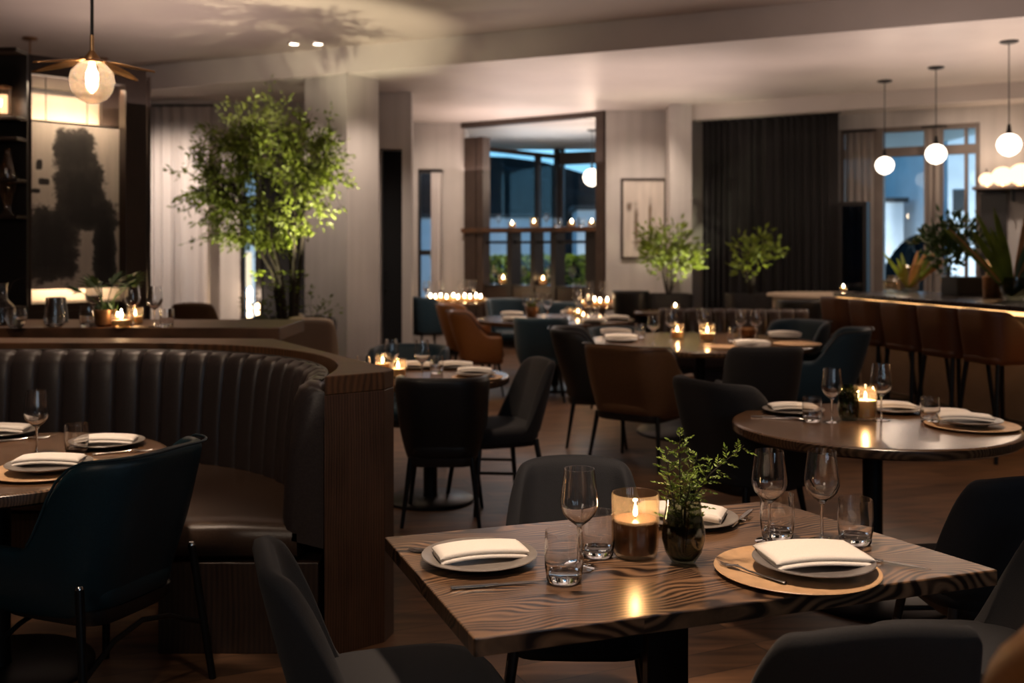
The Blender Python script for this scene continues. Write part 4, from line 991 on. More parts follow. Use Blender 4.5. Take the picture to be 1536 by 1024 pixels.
# --- table behind the booth
L_ = 'the table behind the booth'
wine(587, 569, 'left wine glass on ' + L_); wine(633, 571, 'right wine glass on ' + L_, s=1.0)
candle('votive', 597, 566, 'bright glass candle nearest the booth surround on ' + L_, power=1.0, s=1.15); candle('votive', 574, 557, 'second glass candle behind the bright one on ' + L_, power=.5, s=1.1)
tumb(655, 560, 'clear tumbler right of the wine glasses on ' + L_); tumb(545, 560, 'clear tumbler showing above the booth surround')
charger(716, 567, 'tan charger at the right edge of ' + L_, s=.8); plate(714, 563, 'grey plate on the charger of ' + L_, TT + .0105, .85); napkin(712, 557, 0, 'white folded napkin on the charger of ' + L_, TT + .022, .95)
plate(625, 552, 'grey plate behind the right wine glass on ' + L_, s=.85); napkin(622, 548, 0, 'white folded napkin behind the right wine glass on ' + L_, TT + .011)
plate(680, 552, 'grey plate at the far right of ' + L_, s=.8); napkin(684, 548, 3, 'white folded napkin at the far right of ' + L_, TT + .011)
# --- large middle table
MD = 'the large middle table'
for i, (px, py, w) in enumerate(((924, 503, 'far left'), (932, 512, 'near left'), (1128, 521, 'near right'), (1177, 507, 'far right'))):
    plate(px, py, 'grey plate at the %s of ' % w + MD); napkin(px, py - 5, 0, 'white folded napkin at the %s of ' % w + MD, TT + .012, 1.25)
charger(1196, 517, 'tan charger at the right rim of ' + MD); charger(1085, 521, 'tan charger left of the near right plate on ' + MD, s=.8)
for px, py, s, l in ((980, 516, 1.0, 'first'), (1007, 512, 1.12, 'second'), (1054, 508, 1.1, 'third'), (1111, 510, 1.12, 'fourth'), (1134, 511, 1.1, 'fifth')):
    wine(px, py, l + ' wine glass from the left on ' + MD, s=s)
tumb(960, 506, 'clear tumbler left of the wine glasses on ' + MD, s=1.1); tumb(1100, 512, 'clear tumbler left of the last wine glasses on ' + MD, s=1.1)
candle('votive', 1061, 512, 'brightest glass candle in the centre of ' + MD, power=1.6, s=1.5); candle('votive', 1016, 508, 'second glass candle, left of the brightest on ' + MD, power=.8, s=1.3)
lathe_thing('bronze_bowl', [(0, 0), (.04, 0), (.07, .03), (.08, .07), (.07, .09), (.066, .09), (.075, .07), (.06, .03), (0, .01)], 'bronze', T(1122, 506), 'small bronze bowl between the last wine glasses on ' + MD, 'bowl')
# --- back table with tan chairs
BK = 'the back table with tan chairs'
for i, (px, py, w) in enumerate(((768, 474, 'left'), (772, 482, 'near left'), (890, 484, 'near middle'), (925, 480, 'near right'), (858, 472, 'back'))):
    plate(px, py, 'pale plate at the %s of ' % w + BK); napkin(px, py - 3, 0, 'white napkin at the %s of ' % w + BK, TT + .012, 1.2)
for px, py, l in ((790, 476, 'first'), (806, 476, 'second'), (821, 480, 'third'), (866, 473, 'fourth'), (884, 474, 'fifth')):
    wine(px, py, l + ' wine glass from the left on ' + BK, s=1.2)
for px, py, l in ((853, 478, 'left'), (892, 478, 'right')): tumb(px, py, l + ' clear tumbler among the candles on ' + BK, s=1.2)
for i, (px, py, l) in enumerate(((867, 475, 'brightest'), (875, 480, 'nearest'), (856, 473, 'leftmost'))): candle('votive', px, py, l + ' glass candle on ' + BK, power=1.0 if i == 0 else 0, s=1.0)
lathe_thing('terracotta_pot', [(0, 0), (.05, 0), (.07, .04), (.075, .1), (.068, .115), (.06, .115), (.06, .09), (0, .09)], 'bronze', T(797, 475), 'small round copper pot with greens on ' + BK, 'pot')
g = G()
for i in range(26): a = r_.uniform(0, 6.28); g.leaf((.02 * math.cos(a), .02 * math.sin(a), .09), (math.cos(a) * .5, math.sin(a) * .5, 1), .09, .04)
o = tag(g.build('small_greens', 'leaf', smooth=False), 'tuft of greens in the small copper pot', 'plant'); o.location = T(797, 475)
# --- far tables
FL = 'the far candlelit table by the left wall'
def on(key, px, f):
    """a spot on a far table: f runs from its near (-1) to its far (1) edge"""
    x, y, r = TB[key]; yy = y + f * r * .8; return Vector((az(px, yy), yy, TT))
def far(kind, key, px, f, label, s=1.0, power=0):
    p = on(key, px, f)
    if kind == 'tealight':
        o = put('candle_tealight', candle_maker('tealight'), p, 0, label, 'candle', None, s)
        if power: lamp('POINT', (p.x, p.y, p.z + .06 * s + .02), power, CANDLE, .02, name='candle_light')
        return o
    if kind == 'wine': return put('wine', mk_wine, p, 0, label, 'wine glass', None, s)
    put('plate_ceramic', mk_dinner(), p, 0, 'pale plate ' + label, 'plate'); p = p + Vector((0, 0, .012)); return put('napkin', mk_napkin, p, 0, 'white napkin on the plate ' + label.replace('at the ', '').replace(' of ', ' of '), 'napkin', None, 1.2)
ORD = ['leftmost', 'second', 'third', 'fourth', 'fifth', 'sixth', 'seventh', 'eighth', 'ninth', 'rightmost']
for i, (px, f) in enumerate(((646, .1), (653, -.4), (661, .4), (670, -.6), (680, .6), (687, -.7), (697, .2), (705, -.4), (714, .3), (721, -.3))): far('tealight', 'farleft', px, f, ORD[i] + ' tealight counted from the left on ' + FL, 2.0, 1.2 if i in (1, 5, 8) else 0)
for i, (px, f, sz) in enumerate(((640, .0, 1.3), (660, .6, 1.3), (692, .5, 1.35), (700, .5, 1.35), (709, .4, 1.35))): far('wine', 'farleft', px, f, ['leftmost', 'second', 'middle', 'fourth', 'rightmost'][i] + ' wine glass counted from the left on ' + FL, sz)
far('plate', 'farleft', 727, .05, 'at the right of ' + FL)
FR = 'the far table in front of the divider'
for i, (px, f) in enumerate(((872, -.2), (881, -.7), (892, .1), (900, -.6), (911, -.1))): far('tealight', 'farright', px, f, ['leftmost', 'second', 'middle', 'fourth', 'rightmost'][i] + ' tealight on ' + FR, 2.0, 1.2 if i in (1, 3) else 0)
for i, (px, f) in enumerate(((866, -.8), (884, .3), (905, .5))): far('wine', 'farright', px, f, ['left', 'middle', 'right'][i] + ' wine glass on ' + FR, 1.4)
far('plate', 'farright', 838, .3, 'at the rear left of ' + FR); far('plate', 'farright', 850, -.5, 'at the front left of ' + FR)
far('tealight', 'drape', 1013, .3, 'single tealight on the bare table in front of the potted plants', 1.6, .5)
# --- divider ledge and lower bays
def putw(kind, p, label, s=1.0):
    if kind == 'wine': return put('wine', mk_wine, p, 0, label, 'wine glass', None, s)
    if kind == 'tumbler': return put('tumbler', mk_tumbler, p, 0, label, 'water glass', None, s)
    return put('candle_' + kind, candle_maker(kind), p, 0, label, 'candle', None, s)
LZ = 1.8405
for i, (x, k, s) in enumerate(((.55, 'wine', .9), (.80, 'tealight', 1.8), (1.2, 'votive', 1.5), (1.42, 'wine', .9), (1.62, 'tumbler', 1.3), (1.86, 'tealight', 2), (2.02, 'tumbler', 1.3), (2.2, 'tealight', 2))):
    nm = {'wine': 'wine glass', 'tealight': 'tealight', 'votive': 'glowing glass candle', 'tumbler': 'clear tumbler'}[k]
    putw(k, dpt(x, .1, LZ), ['leftmost', 'second', 'third', 'fourth', 'fifth', 'sixth', 'seventh', 'rightmost'][i] + ' item on the divider ledge, a ' + nm, s)
for i, (x, s) in enumerate(((.608, 1.7), (1.335, 1.7))):
    p = dpt(x, .14, .9705); putw('votive', p, ['glass candle in the leftmost lower bay of the divider', 'glass candle in the third lower bay of the divider'][i], s)
    lamp('POINT', (p.x, p.y - .12, p.z + .2), .5, CANDLE, .03)
for i, x in enumerate((.45, 1.00, 1.47, 1.86)): putw('wine', dpt(x, .12, .9705), ['wine glass in the leftmost lower bay of the divider', 'wine glass in the second lower bay of the divider', 'wine glass in the third lower bay of the divider', 'wine glass in the rightmost lower bay of the divider'][i], 1.25)
# --- high counter on the left
H = 'on the high counter'
lathe_thing('stemless_glass', [(0, 0), (.04, 0), (.058, .02), (.062, .06), (.05, .13), (.046, .175), (.0445, .175), (.0485, .13), (.06, .06), (.056, .022), (.035, .008), (0, .007)], 'glass', cpt(82, 490), 'large stemless glass left of the copper pot ' + H, 'glass')
lathe_thing('glass_bowl', [(0, 0), (.03, 0), (.045, .015), (.062, .055), (.06, .09), (.052, .115), (.0505, .115), (.0585, .09), (.06, .055), (.043, .018), (0, .008)], 'glass', cpt(24, 492), 'round clear glass bowl near the left end ' + H, 'bowl')
lathe_thing('glass_carafe', [(0, 0), (.07, 0), (.075, .02), (.075, .11), (.03, .16), (.027, .24), (.034, .26), (.0325, .26), (.0255, .24), (.028, .16), (.073, .108), (.073, .022), (0, .01)], 'glass', cpt(4, 487), 'clear glass carafe cut by the left edge ' + H, 'carafe')
p = cpt(6, 487); o = tag(G().tube([(0, 0, .02), (.02, 0, .2), (.06, 0, .27), (.13, -.01, .30)], [.003, .003, .002, .001], 6).build('bare_twig', 'bark'), 'thin curved twig standing in the clear glass carafe', 'twig'); o.location = p
tumb(132, 490, 'clear tumbler left of the copper pot ' + H, TOPC, 1.2); tumb(250, 490, 'clear tumbler at the right end of the glasses ' + H, TOPC, 1.0)
wine(199, 488, 'wine glass right of the small palm ' + H, TOPC, 1.05); wine(232, 490, 'wine glass rightmost of the two ' + H, TOPC, 1.05); wine(141, 486, 'wine glass behind the copper pot ' + H, TOPC, 1.15)
candle('tealight', 182, 491, 'bright glass tealight right of the copper pot ' + H, TOPC, 1.9, 1.2); candle('votive', 203, 486, 'glass candle behind the bright tealight ' + H, TOPC, 1.1, .5); candle('tealight', 176, 484, 'small tealight glowing behind the copper pot ' + H, TOPC, 1.2, 0)
tag(lathe_thing('dark_tapered_vase', [(0, 0), (.075, 0), (.06, .16), (.055, .16), (.055, .14), (0, .14)], 'blackwood', cpt(84, 483), 'dark tapered vessel behind the large stemless glass ' + H, 'vase'), 'dark tapered vessel behind the large stemless glass ' + H, 'vase')
pp = cpt(158, 489); lathe_thing('copper_pot', [(0, 0), (.05, 0), (.062, .012), (.064, .1), (.059, .102), (.058, .085), (0, .085)], 'bronze', pp, 'copper pot with a small palm on the high counter', 'pot')
pl = thing('small_palm', 'small dark green palm growing in the copper pot', 'plant', pp)
g = G(); s_ = G(); r_ = random.Random(11)
for a, tilt, Ls in ((-.5, .9, .24), (.3, .75, .22), (2.6, .5, .19), (3.4, .95, .2), (1.2, .4, .2), (5.6, 1.0, .3), (4.5, .6, .2)):
    d = Vector((math.cos(a) * tilt, math.sin(a) * tilt * .6, 1)).normalized(); e = d * Ls; s_.tube([(0, 0, .08), e * .5 + Vector((0, 0, .09)), e + Vector((0, 0, .06))], .003, 5)
    for k in range(9):
        b = (k - 4) * .32; v = Vector((d.x, d.y, .25)).normalized(); sd = v.cross(Vector((0, 0, 1))).normalized(); g.leaf(e + Vector((0, 0, .06)), v * math.cos(b) + sd * math.sin(b) + Vector((0, 0, .15 - .25 * abs(b))), .12, .032, Vector((0, 0, 1)))
for k in range(20): g.leaf((r_.gauss(0, .02), r_.gauss(0, .02), .09), (r_.gauss(0, .5), r_.gauss(0, .5), 1), .07, .02)
s_.build('stems', 'leaf_dark', pl); g.build('leaves', 'leaf_dark', pl, smooth=False)
# --- bar top
def bthing(name, prof, m, px, py, label, cat, n=28): return lathe_thing(name, prof, m, bpt(px, py), label, cat, None, n)
bthing('amber_vase', [(0, 0), (.085, 0), (.1, .02), (.115, .14), (.11, .27), (.104, .27), (.108, .14), (.094, .025), (0, .015)], 'glass_amber', 1362, 437, 'amber glass vase with dried leaves on the bar', 'vase')
vz = bpt(1362, 437); lamp('POINT', (vz.x - .25, vz.y - .45, vz.z + .3), 3.5, WARM, .05, name='bouquet_fill')  # unseen point light added to brighten the dried leaves
bthing('bud_jar', [(0, 0), (.075, 0), (.085, .015), (.085, .1), (.04, .13), (.04, .16), (.036, .16), (.035, .13), (.08, .1), (.08, .02), (0, .01)], 'glass_amber', 1337, 436, 'small squat glass jar left of the amber vase on the bar', 'jar')
bthing('clear_vase', [(0, 0), (.06, 0), (.068, .01), (.07, .18), (.066, .18), (.064, .015), (0, .012)], 'glass', 1423, 441, 'clear glass vase with a dark leafy branch on the bar', 'vase')
cz = bpt(1489, 446); o = candle('votive', 1489, 446, 'bright candle in a tall glass in front of the palm leaves on the bar', BZ + .19, .1, 0); o.location = (cz.x, cz.y, BZ + .1905); o.scale = (1.5,) * 3
bthing('brown_holder', [(0, 0), (.07, 0), (.08, .012), (.085, .185), (.08, .19), (0, .19)], 'bronze', 1489, 446, 'brown cylinder under the bright candle on the bar', 'candle stand')
lamp('POINT', (cz.x, cz.y, BZ + .31), 2.0, CANDLE, .02)
bthing('dark_bowl', [(0, 0), (.06, 0), (.1, .03), (.12, .1), (.115, .19), (.11, .19), (.114, .1), (.09, .03), (0, .012)], 'glass_smoke', 1522, 449, 'dark glass bowl holding tall leaves at the right edge of the bar', 'bowl')
candle('tealight', 1265, 436.5, 'lone small tealight at the far left end of the bar', BZ, 1.2, .3)
def blades(name, specs, loc_, label, m):
    t = thing(name, label, 'plant', loc_); gs = {}
    for ang, tilt, L0, W0, mm, droop in specs:
        g = gs.setdefault(mm, G()); d = Vector((math.cos(ang) * tilt, math.sin(ang) * tilt, 1)).normalized(); sd = d.cross(Vector((.35 * math.sin(L0 * 90), -1, .2))).normalized(); rows = []
        for k in range(9):
            u = k / 8; p = Vector((0, 0, .03)) + d * L0 * u + Vector((d.x, d.y, -1)) * droop * u * u; w = W0 * (.18 + .82 * math.sin(PI * min(1, u * .92 + .06)) ** .8) * (1 if u < .97 else .1); nn = sd.cross(d)
            rows.append([p - sd * w + nn * w * .35, p, p + sd * w + nn * w * .35])
        g.grid(rows)
    for mm, g in gs.items():
        o = g.build('leaves' if mm != 'leaf_dry' else 'dried_leaves', mm, t, ang=180); s2 = o.modifiers.new('solid', 'SOLIDIFY'); s2.thickness = .0015
        if mm == 'leaf_dry': o['label'] = 'dried orange leaves'
    return t
r_ = random.Random(21)
sp1 = [(r_.choice((0, PI)) + r_.uniform(-.7, .7), r_.uniform(.15, 1.0), r_.uniform(.36, .5), .022, 'leaf', .03) for k in range(9)] + [(a, tl, l, .022, 'leaf_dry', .02) for a, tl, l in ((-.1, .45, .52), (.2, .8, .52), (-.2, 1.15, .5), (.1, .25, .42), (.0, .62, .46))]
blades('dried_bouquet', sp1, bpt(1362, 437), 'bouquet of green and dried orange leaves in the amber vase', 'leaf')
sp2 = [(PI + r_.uniform(-.6, .6), r_.uniform(.1, .8), r_.uniform(.6, .85), .032, 'leaf', .06) for k in range(9)] + [(r_.uniform(-.6, .6), r_.uniform(.1, .9), r_.uniform(.5, .8), .03, 'leaf_dark', .08) for k in range(10)] + [(.3, .2, .85, .03, 'leaf_dry', .03), (0, .42, .8, .024, 'leaf_dry', .05), (PI - .2, .78, .80, .012, 'leaf_dry', .04)]
blades('tall_palm_leaves', sp2, bpt(1518, 449), 'tall green and rust palm leaves in the dark bowl on the bar', 'leaf')
def leafy(name, loc_, label, stems, nl, L0, W0, m='leaf', spread=.05, stemr=.006, seed=0, cat='plant', group=None, bark='bark', twig=True):
    """stems: lists of points in the plant's own metres; leaves cluster on the outer part of each"""
    r2 = random.Random(seed); t = thing(name, label, cat, loc_, 0, group); g = G(); s2 = G()
    for pts in stems:
        pts = [Vector(p) for p in pts]; s2.tube(pts, [stemr * (1 - .75 * i / (len(pts) - 1)) for i in range(len(pts))], 6)
        for k in range(nl):
            f = r2.uniform(.35, 1.0) ** .8 * (len(pts) - 1); j = min(int(f), len(pts) - 2); p = pts[j].lerp(pts[j + 1], f - j); d = (pts[j + 1] - pts[j]).normalized()
            off = Vector((r2.gauss(0, 1), r2.gauss(0, 1), r2.gauss(0, .8))) * spread; q_ = p + off
            if twig and k % 4 == 0: s2.tube([p, q_], [stemr * .18, stemr * .08], 4, False)
            g.leaf(q_, off.normalized() * .7 + d * .6 + Vector((0, 0, r2.uniform(-.5, .3))), L0 * r2.uniform(.7, 1.25), W0 * r2.uniform(.8, 1.2))
    s2.build('stems', bark, t); g.build('leaves', m, t, smooth=False); return t
p = bpt(1423, 441)
leafy('leafy_branch', p, 'dark leafy branch standing in the clear glass vase on the bar', [[(0, 0, .02), (.0, 0, .25), (-.06, 0, .38), (-.22, .0, .52)], [(0, 0, .02), (.01, 0, .28), (.02, 0, .5), (.0, .0, .68)], [(0, 0, .02), (.01, 0, .25), (.12, 0, .42), (.28, 0, .56)], [(0, 0, .1), (.04, .03, .35), (.14, .05, .52), (.16, .04, .66)], [(0, 0, .1), (-.02, .03, .32), (-.1, .05, .5), (-.1, .04, .62)]], 95, .10, .045, 'leaf_dark', .06, .007, 5)

# ------------------------------------------------------------------ big plants
tp = Vector((-2.22, 10.25, 0))
pt = thing('planter', 'large round dark planter holding the tall tree by the column', 'planter', tp)
G().lathe([(0, 0), (.36, 0), (.42, .03), (.48, .78), (.47, .82), (.44, .82), (.43, .76), (0, .76)], 44).build('pot', 'pot', pt)
g = G(); rows = []
r_ = random.Random(4)
for i in range(7): rows.append([((.43 * i / 6 + .001) * math.cos(a), (.43 * i / 6 + .001) * math.sin(a), .765 + .05 * (1 - i / 6) + r_.uniform(0, .025)) for a in [2 * PI * k / 28 for k in range(28)]])
g.grid(rows, True); g.build('soil', 'moss', pt)
for i in range(5):
    a = i * 1.3 - 2.4
    tag(lathe_thing('pebble', [(0, -.02), (.06, -.015), (.085, .02), (.06, .05), (0, .06)], 'beige' if i % 2 else 'pot', (tp.x + .3 * math.cos(a), tp.y + .3 * math.sin(a), .80), 'pale or dark round stones on the soil of the large planter', 'stone', n=16), 'round stone lying on the soil of the large tree planter', 'stone', 'stones in the tree planter')
def tree(seed=2):
    r2 = random.Random(seed); t = thing('tree', 'tall leafy green tree lit from below beside the pale column', 'tree', (tp.x, tp.y, .78)); s2 = G(); g = G()
    C = Vector((-.26, .0, 1.45)); A = Vector((.92, .6, .80)); trunks = []
    for k in range(6):
        a = k * 1.05 + .3; b = Vector((.07 * math.cos(a), .07 * math.sin(a), 0)); m1 = b + Vector((.06 * math.cos(a) - .02, .06 * math.sin(a), .5)); e = C + Vector((math.cos(a) * A.x * .55, math.sin(a) * A.y * .5, r2.uniform(-.1, .45)))
        m2 = m1.lerp(e, .5) + Vector((0, 0, .06)); pts = [b, m1, m2, e]; trunks.append(pts); s2.tube(pts, [.030, .020, .011, .004], 8)
    for k in range(300):
        v = Vector((r2.gauss(0, 1), r2.gauss(0, 1), r2.gauss(0, 1))).normalized() * r2.uniform(.45, 1.0) ** .5
        if k < 62: v *= r2.uniform(1.06, 1.32)
        tgt = C + Vector((v.x * A.x, v.y * A.y, v.z * A.z))
        if tgt.z < .55: tgt.z = .55 + r2.random() * .2
        tr_ = min(trunks, key=lambda q_: (q_[2].lerp(q_[3], .4) - tgt).length); f = r2.uniform(.25, .95); st_ = tr_[2].lerp(tr_[3], f) if tgt.z > .9 else tr_[1].lerp(tr_[2], f)
        mid = st_.lerp(tgt, .5) + Vector((r2.gauss(0, .04), r2.gauss(0, .04), .07)); pts = [st_, mid, tgt]; s2.tube(pts, [.006, .004, .0015], 5)
        for q_ in range(28):
            u = r2.uniform(.3, 1.02); p = (st_ * (1 - u) ** 2 + mid * 2 * u * (1 - u) + tgt * u * u) if u <= 1 else tgt
            d = (tgt - mid).normalized(); off = Vector((r2.gauss(0, 1), r2.gauss(0, 1), r2.gauss(0, .8))).normalized()
            g.leaf(p + off * r2.uniform(.0, .06), off + d * .8, r2.uniform(.045, .075), r2.uniform(.02, .03))
    for k in range(170):
        a = r2.uniform(0, 6.28); z = r2.uniform(.1, .75); tr_ = r2.choice(trunks); p = tr_[0].lerp(tr_[1], min(1, z / .6)) + Vector((math.cos(a), math.sin(a), 0)) * r2.uniform(.02, .13) - Vector((.06, 0, 0)); g.leaf(p, (math.cos(a), math.sin(a), .3), .055, .028)
    s2.build('branches', 'bark', t); g.build('foliage', 'leaf', t, smooth=False); return t
tree()
leafy('understory_plant', (tp.x + .27, tp.y - .12, .79), 'small leafy shoots at the right side of the tree planter', [[(0, 0, 0), (.05, 0, .12), (.12, 0, .22)], [(0, 0, 0), (.08, -.02, .08), (.22, 0, .16)], [(0, 0, 0), (-.03, 0, .14), (-.02, 0, .32)]], 16, .05, .025, 'leaf', .035, .004, 12)
leafy('understory_plant', (tp.x - .33, tp.y - .05, .79), 'small reddish stemmed shoots at the left side of the tree planter', [[(0, 0, 0), (-.05, 0, .1), (-.12, 0, .2)], [(0, 0, 0), (.03, -.02, .1), (.05, 0, .2)], [(0, 0, 0), (-.02, 0, .14), (-.04, 0, .24)]], 14, .05, .022, 'leaf_dark', .035, .004, 13)
for i, (px, py) in enumerate(((381, 466), (375, 455), (391, 468))): pass
# lanterns on the sill behind the tree
for i, (px, z) in enumerate(((374, .5605), (386, .5605))):
    t = thing('sill_lantern', ['glowing lantern on the window sill left of the tree trunk', 'second glowing lantern on the window sill nearer the tree trunk'][i], 'lantern', (az(px, 13.92), 13.935, .5605), 0)
    G().lathe([(0, 0), (.036, 0), (.036, .03), (0, .03)], 20).build('base', 'metal', t); G().lathe([(0, .03), (.03, .03), (.034, .2 + .2 * (1 - i)), (.0, .26 + .2 * (1 - i))], 20).build('glowing_glass', 'sconce', t)
lamp('POINT', (az(380, 13.7), 13.72, .9), 6, WARM, .05)
def box_planter(x, y, hw, h, label):
    t = thing('planter', label, 'planter', (x, y, 0))
    G().rings(superell(hw, hw * .75, 32, 6), [(.86, 0), (.9, .02), (1, h - .02), (1, h), (.93, h), (.92, h - .05), (.4, h - .045)]).build('pot', 'pot', t, ang=50); return t
def bushy(x, y, z, label, w, h, n, seed, nl=30, L0=.08, W0=.04, lean=0.0):
    r2 = random.Random(seed); st_ = []
    for k in range(n):
        a = 2 * PI * k / n + r2.uniform(-.3, .3); e = r2.uniform(.45, 1.0); hh = h * (1 - .45 * e * e) * r2.uniform(.8, 1.1)
        st_.append([(0.02 * math.cos(a), .02 * math.sin(a), 0), (w * e * .25 * math.cos(a), w * e * .2 * math.sin(a), hh * .45), (w * e * .7 * math.cos(a) + lean * .5, w * e * .5 * math.sin(a), hh * .78), (w * e * math.cos(a) + lean, w * e * .6 * math.sin(a), hh)])
    return leafy('potted_shrub', (x, y, z), label, st_, nl, L0, W0, 'leaf', .06, .008, seed)
p1 = (2.08, 13.75); box_planter(*p1, .31, .92, 'dark planter with the wide shrub in front of the framed picture'); bushy(p1[0], p1[1], .88, 'wide feathery green shrub in front of the framed picture', .50, 1.02, 14, 31, 75, .08, .042)
p2 = (2.98, 12.9); box_planter(*p2, .30, .96, 'dark planter with the slim shrub in front of the drape'); bushy(p2[0], p2[1], .92, 'slim green shrub standing in front of the dark drape', .30, .95, 8, 35, 32, .09, .05, .08)

# ------------------------------------------------------------------ pendants
def pendant(x, y, z, r, ceil, label, group='opal globe pendants over the bar'):
    t = thing('globe_pendant', label, 'pendant lamp', (x, y, z), 0, group)
    G().lathe([(0, -r * 1.02), (r * .12, -r * .97), (r * .5, -r * .84), (r * .85, -r * .5), (r, 0), (r * .9, r * .42), (r * .62, r * .76), (r * .25, r * .93), (0, r * .95)], 36).build('globe', 'opal', t)
    G().lathe([(0, r * .93), (.03, r * .93), (.024, r * 1.1), (.014, r * 1.75), (0, r * 1.8)], 16).build('socket', 'metal', t)
    G().tube([(0, 0, r * 1.7), (0, 0, ceil - z - .02)], .005, 6).build('cord', 'metal', t)
    G().lathe([(0, ceil - z - .025), (.05, ceil - z - .025), (.085, ceil - z - .012), (.085, ceil - z - .0005), (0, ceil - z - .0005)], 24).build('canopy', 'metal', t); return t
for i, (px, py, d, r, l) in enumerate(((1327, 248, 12.2, .108, 'globe pendant farthest left over the bar'), (1404, 231, 11.3, .113, 'middle globe pendant over the bar'), (1513.5, 217, 9.9, .112, 'globe pendant nearest the right edge over the bar'))):
    x = az(px, d); z = hz(py, d); pendant(x, d, z, r, 3.5, l); lamp('POINT', (x, d - r - .02, z - .02), 9, WARM, .1, name='globe_light')
dx = az(888, 17.2); pendant(dx, 17.2, hz(266, 17.2), .15, 3.5, 'globe pendant in the bay behind the divider', None); lamp('POINT', (dx, 16.95, hz(266, 17)), 22, WARM, .14)
# clear globe with brass blades at the left
gp = thing('clear_globe_pendant', 'clear glass globe pendant with flat brass blades at the upper left', 'pendant lamp', (az(138, 4.7), 4.7, hz(122, 4.7)))
G().lathe([(0, -.103), (.02, -.1), (.06, -.082), (.09, -.045), (.1, 0), (.09, .045), (.06, .08), (.03, .096), (.03, .094), (.058, .079), (.0885, .044), (.0985, 0), (.0885, -.044), (.059, -.08), (.02, -.0985), (0, -.1)], 44).build('globe', 'glass_bowl', gp)
G().lathe([(0, -.022), (.018, -.012), (.028, .012), (.026, .036), (.014, .062), (.012, .085), (0, .085)], 24).build('bulb', 'bulb', gp)
G().lathe([(.036, .088), (.04, .094), (.034, .108), (.018, .128), (.010, .14), (0, .14), (0, .088)], 28).build('collar', 'brass', gp)
G().tube([(0, 0, .135), (0, 0, .21)], .009, 12).build('stem', 'brass', gp); G().tube([(0, 0, .208), (0, 0, 3.8 - hz(122, 4.7) - .03)], .0075, 10).build('cord', 'metal', gp)
G().lathe([(0, 3.8 - hz(122, 4.7) - .03), (.06, 3.8 - hz(122, 4.7) - .03), (.06, 3.8 - hz(122, 4.7) - .001), (0, 3.8 - hz(122, 4.7) - .001)], 24).build('canopy', 'metal', gp)
for a in (.05, 1.15, 2.15, 3.1, 4.1, 5.3):
    g = G(); rows = []; L0 = .25; ca, sa = math.cos(a), math.sin(a)
    for k in range(11):
        u = k / 10; w = .004 + .052 * math.sin(PI * min(1, u ** .8)) ** .7 * (1 - .3 * u); rr = .03 + L0 * u; z = .098 - .045 * u - .005 * u * u
        rows.append([(rr * ca - w * c_ * sa, rr * sa + w * c_ * ca, z - .006 * abs(c_)) for c_ in (-1, -.5, 0, .5, 1)])
    g.grid(rows); o = g.build('blade', 'brass', gp, ang=180); s2 = o.modifiers.new('solid', 'SOLIDIFY'); s2.thickness = .003
lamp('POINT', (az(138, 4.7), 4.7, hz(122, 4.7) + .02), 22, WARM, .02, name='pendant_light')
# canopies of hidden pendants over the niche, and the recessed downlights
for i, (px, d) in enumerate(((45, 11.2), (128, 12.4), (152, 12.4))):
    t = thing('ceiling_rod', ['slim rod hanging from a round ceiling mount above the dark shelving', 'left one of two small ceiling mounts behind the clear globe', 'right one of two small ceiling mounts behind the clear globe'][i], 'ceiling mount', (az(px, d), d, 3.8))
    G().lathe([(0, -.03), (.05, -.03), (.075, -.02), (.075, -.0005), (0, -.0005)], 24).build('canopy', 'bronze', t); G().tube([(0, 0, -.9), (0, 0, -.028)], .009, 8).build('rod', 'bronze', t)
for i, (px, d) in enumerate(((441, 11.5), (477, 11.5))):
    t = thing('recessed_downlight', ['round recessed downlight, left one of two in the ceiling', 'round recessed downlight, right one of two in the ceiling'][i], 'ceiling light', (az(px, d), d, 3.8))
    G().lathe([(.05, -.0005), (.05, -.012), (.07, -.012), (.075, -.0005)], 28).build('trim_ring', 'chrome', t); G().lathe([(0, -.004), (.05, -.004), (.05, -.0008), (0, -.0008)], 28).build('lens', 'down', t)
# ------------------------------------------------------------------ light
def down(x, y, power, z=3.7, spot=70, tx=None, ty=None, col=WARM, blend=.7, size=.10): return lamp('SPOT', (x, y, z), power, col, size, (tx if tx is not None else x, ty if ty is not None else y, .75), spot, blend, 'ceiling_spot')
down(.25, 2.35, 470, 3.72, 40, .40, 2.62)
down(-1.9, 3.3, 400, 3.72, 30, -1.85, 3.6)
down(1.75, 4.3, 210, 3.72, 32, 1.56, 4.45)
down(-.4, 6.1, 170, 3.72, 30, -.45, 6.2)
down(1.5, 8.4, 330, 3.72, 40, 1.55, 8.5)
down(.5, 11.2, 190, 3.45, 40, .47, 11.3)
down(-.9, 14.6, 80, 3.45, 45, -.8, 15)
down(-2.3, 5.6, 150, 3.72, 40, -2.2, 5.3)
down(-2.9, 6.6, 100, 3.72, 50, -2.9, 6.5)
down(-.4, 9.0, 220, 3.72, 60); down(3.3, 5.8, 130, 3.72, 60); down(0.2, 13.3, 100, 3.45, 70)
lamp('SPOT', (-1.80, 9.86, .95), 380, (1, .87, .58), .03, (-1.90, 10.2, 2.2), 62, .6, 'planter_uplight')
lamp('SPOT', (-2.62, 9.85, .9), 70, (1, .9, .55), .03, (-2.4, 10.15, 2.1), 95, .6, 'planter_uplight')
lamp('SPOT', (p1[0] + .25, p1[1] - .45, .95), 45, (1, .92, .6), .03, (p1[0] + .12, p1[1], 1.6), 100, .6, 'planter_uplight')  # unseen light added to brighten the wide shrub
lamp('SPOT', (p2[0] + .1, p2[1] - .28, .98), 9, (1, .92, .6), .03, (p2[0] + .05, p2[1], 1.6), 100, .6, 'planter_uplight')
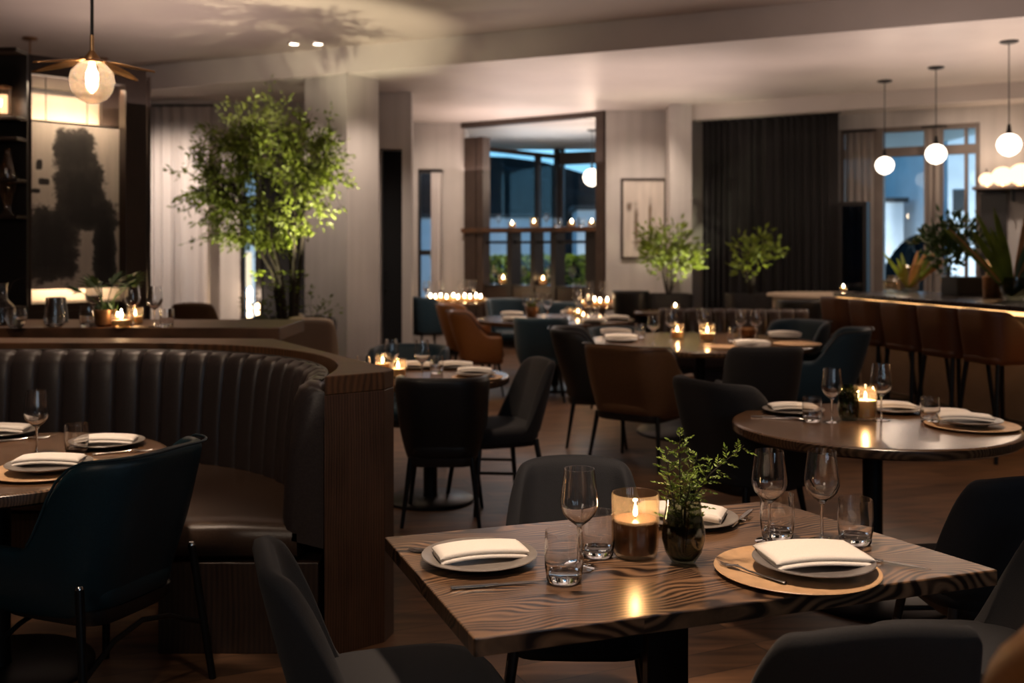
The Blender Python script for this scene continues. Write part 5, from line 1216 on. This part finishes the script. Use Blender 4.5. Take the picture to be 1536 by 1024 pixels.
# added fills: unseen upward panels brighten the ceilings, spots brighten the walls; bay light
for x, y, pw, sz in ((1.2, 12.2, 32, 3.2), (4.4, 9.6, 26, 3.2), (.2, 15.3, 30, 2.0), (-3.4, 9.6, 30, 2.4), (1.0, 5.0, 22, 3.0)):
    o = lamp('AREA', (x, y, 2.75), pw, (1, .77, .68), sz, (x, y, 4), name='ceiling_fill')
for x, y, tx, ty, tz, pw, sp in ((-4.35, 12.1, -4.5, 13.7, 1.5, 400, 84), (-2.7, 11.0, -2.2, 12.3, 1.6, 90, 60), (-1.3, 11.0, -1.6, 12.3, 1.6, 110, 70), (-1.0, 14.6, -1.2, 16.3, 1.6, 110, 90),
                                 (1.6, 13.3, 1.8, 14.8, 1.6, 130, 80), (3.2, 11.6, 3.4, 13.8, 1.6, 22, 80), (5.2, 11.2, 5.6, 12.8, 2.0, 90, 80)):
    lamp('SPOT', (x, y, 3.4), pw, (1, .80, .66), .08, (tx, ty, tz), sp, .9, 'wall_fill')
o = lamp('AREA', (.6, 17.6, 3.3), 30, (.85, .93, 1), 1.2, (.6, 17.6, 0), name='bay_light')
o = lamp('AREA', (.6, 17.6, 2.9), 12, (.85, .93, 1), 1.6, (.6, 17.6, 4), name='bay_light')
down(1.0, .3, 200, 3.7, 30, .78, .95)  # extra spot added to brighten the tan chair
down(1.1, 5.4, 90, 3.7, 45, 1.2, 6.9)  # extra spot added for the chairs in front of the middle table
for xx in (.9, 2.0, 3.0, 4.0):  # added cool strips behind the camera for streaks in the glass; no windows there
    o = lamp('AREA', (xx, -2.2, 2.1), 5.5, (.58, .79, 1.0), .5, (1.0, 3.4, .8), name='rear_streak_fill'); o.data.shape = 'RECTANGLE'; o.data.size = .22; o.data.size_y = 1.8
down(-2.0, 3.3, 75, 3.7, 75, -2.1, 5.2); down(-.35, 2.3, 70, 3.7, 34, -.58, 3.95); down(-1.7, 8.2, 90, 3.7, 40, -1.78, 9.0)  # extra spots added to brighten the booth backrest, end panel and taupe chair
o = lamp('AREA', (-2.0, -1.5, 3.4), 26, (1, .80, .62), 1.2, (-1.4, 4, 1.0), name='rear_fill')  # unseen area fill from behind the camera towards the booth
# ------------------------------------------------------------------ camera
cam = bpy.data.cameras.new('camera'); co = bpy.data.objects.new('camera', cam); COL.objects.link(co)
co.location = (0, 0, CAMH); co.rotation_euler = (PI / 2, 0, 0)
cam.sensor_width = 36; cam.lens = 36 * F / 1536; cam.shift_y = -(512 - HZ) / 1536
cam.clip_start = .05; cam.clip_end = 300
cam.dof.use_dof = True; cam.dof.focus_distance = 2.75; cam.dof.aperture_fstop = 3.0
sc.camera = co
sc.view_settings.view_transform = 'Standard'; sc.view_settings.look = 'None'; sc.view_settings.exposure = 0; sc.view_settings.gamma = 1
sc.view_settings.use_curve_mapping = False
cy_ = sc.cycles
cy_.max_bounces = 14; cy_.transparent_max_bounces = 32; cy_.diffuse_bounces = 5; cy_.glossy_bounces = 4; cy_.sample_clamp_indirect = 4; cy_.caustics_reflective = False; cy_.caustics_refractive = False
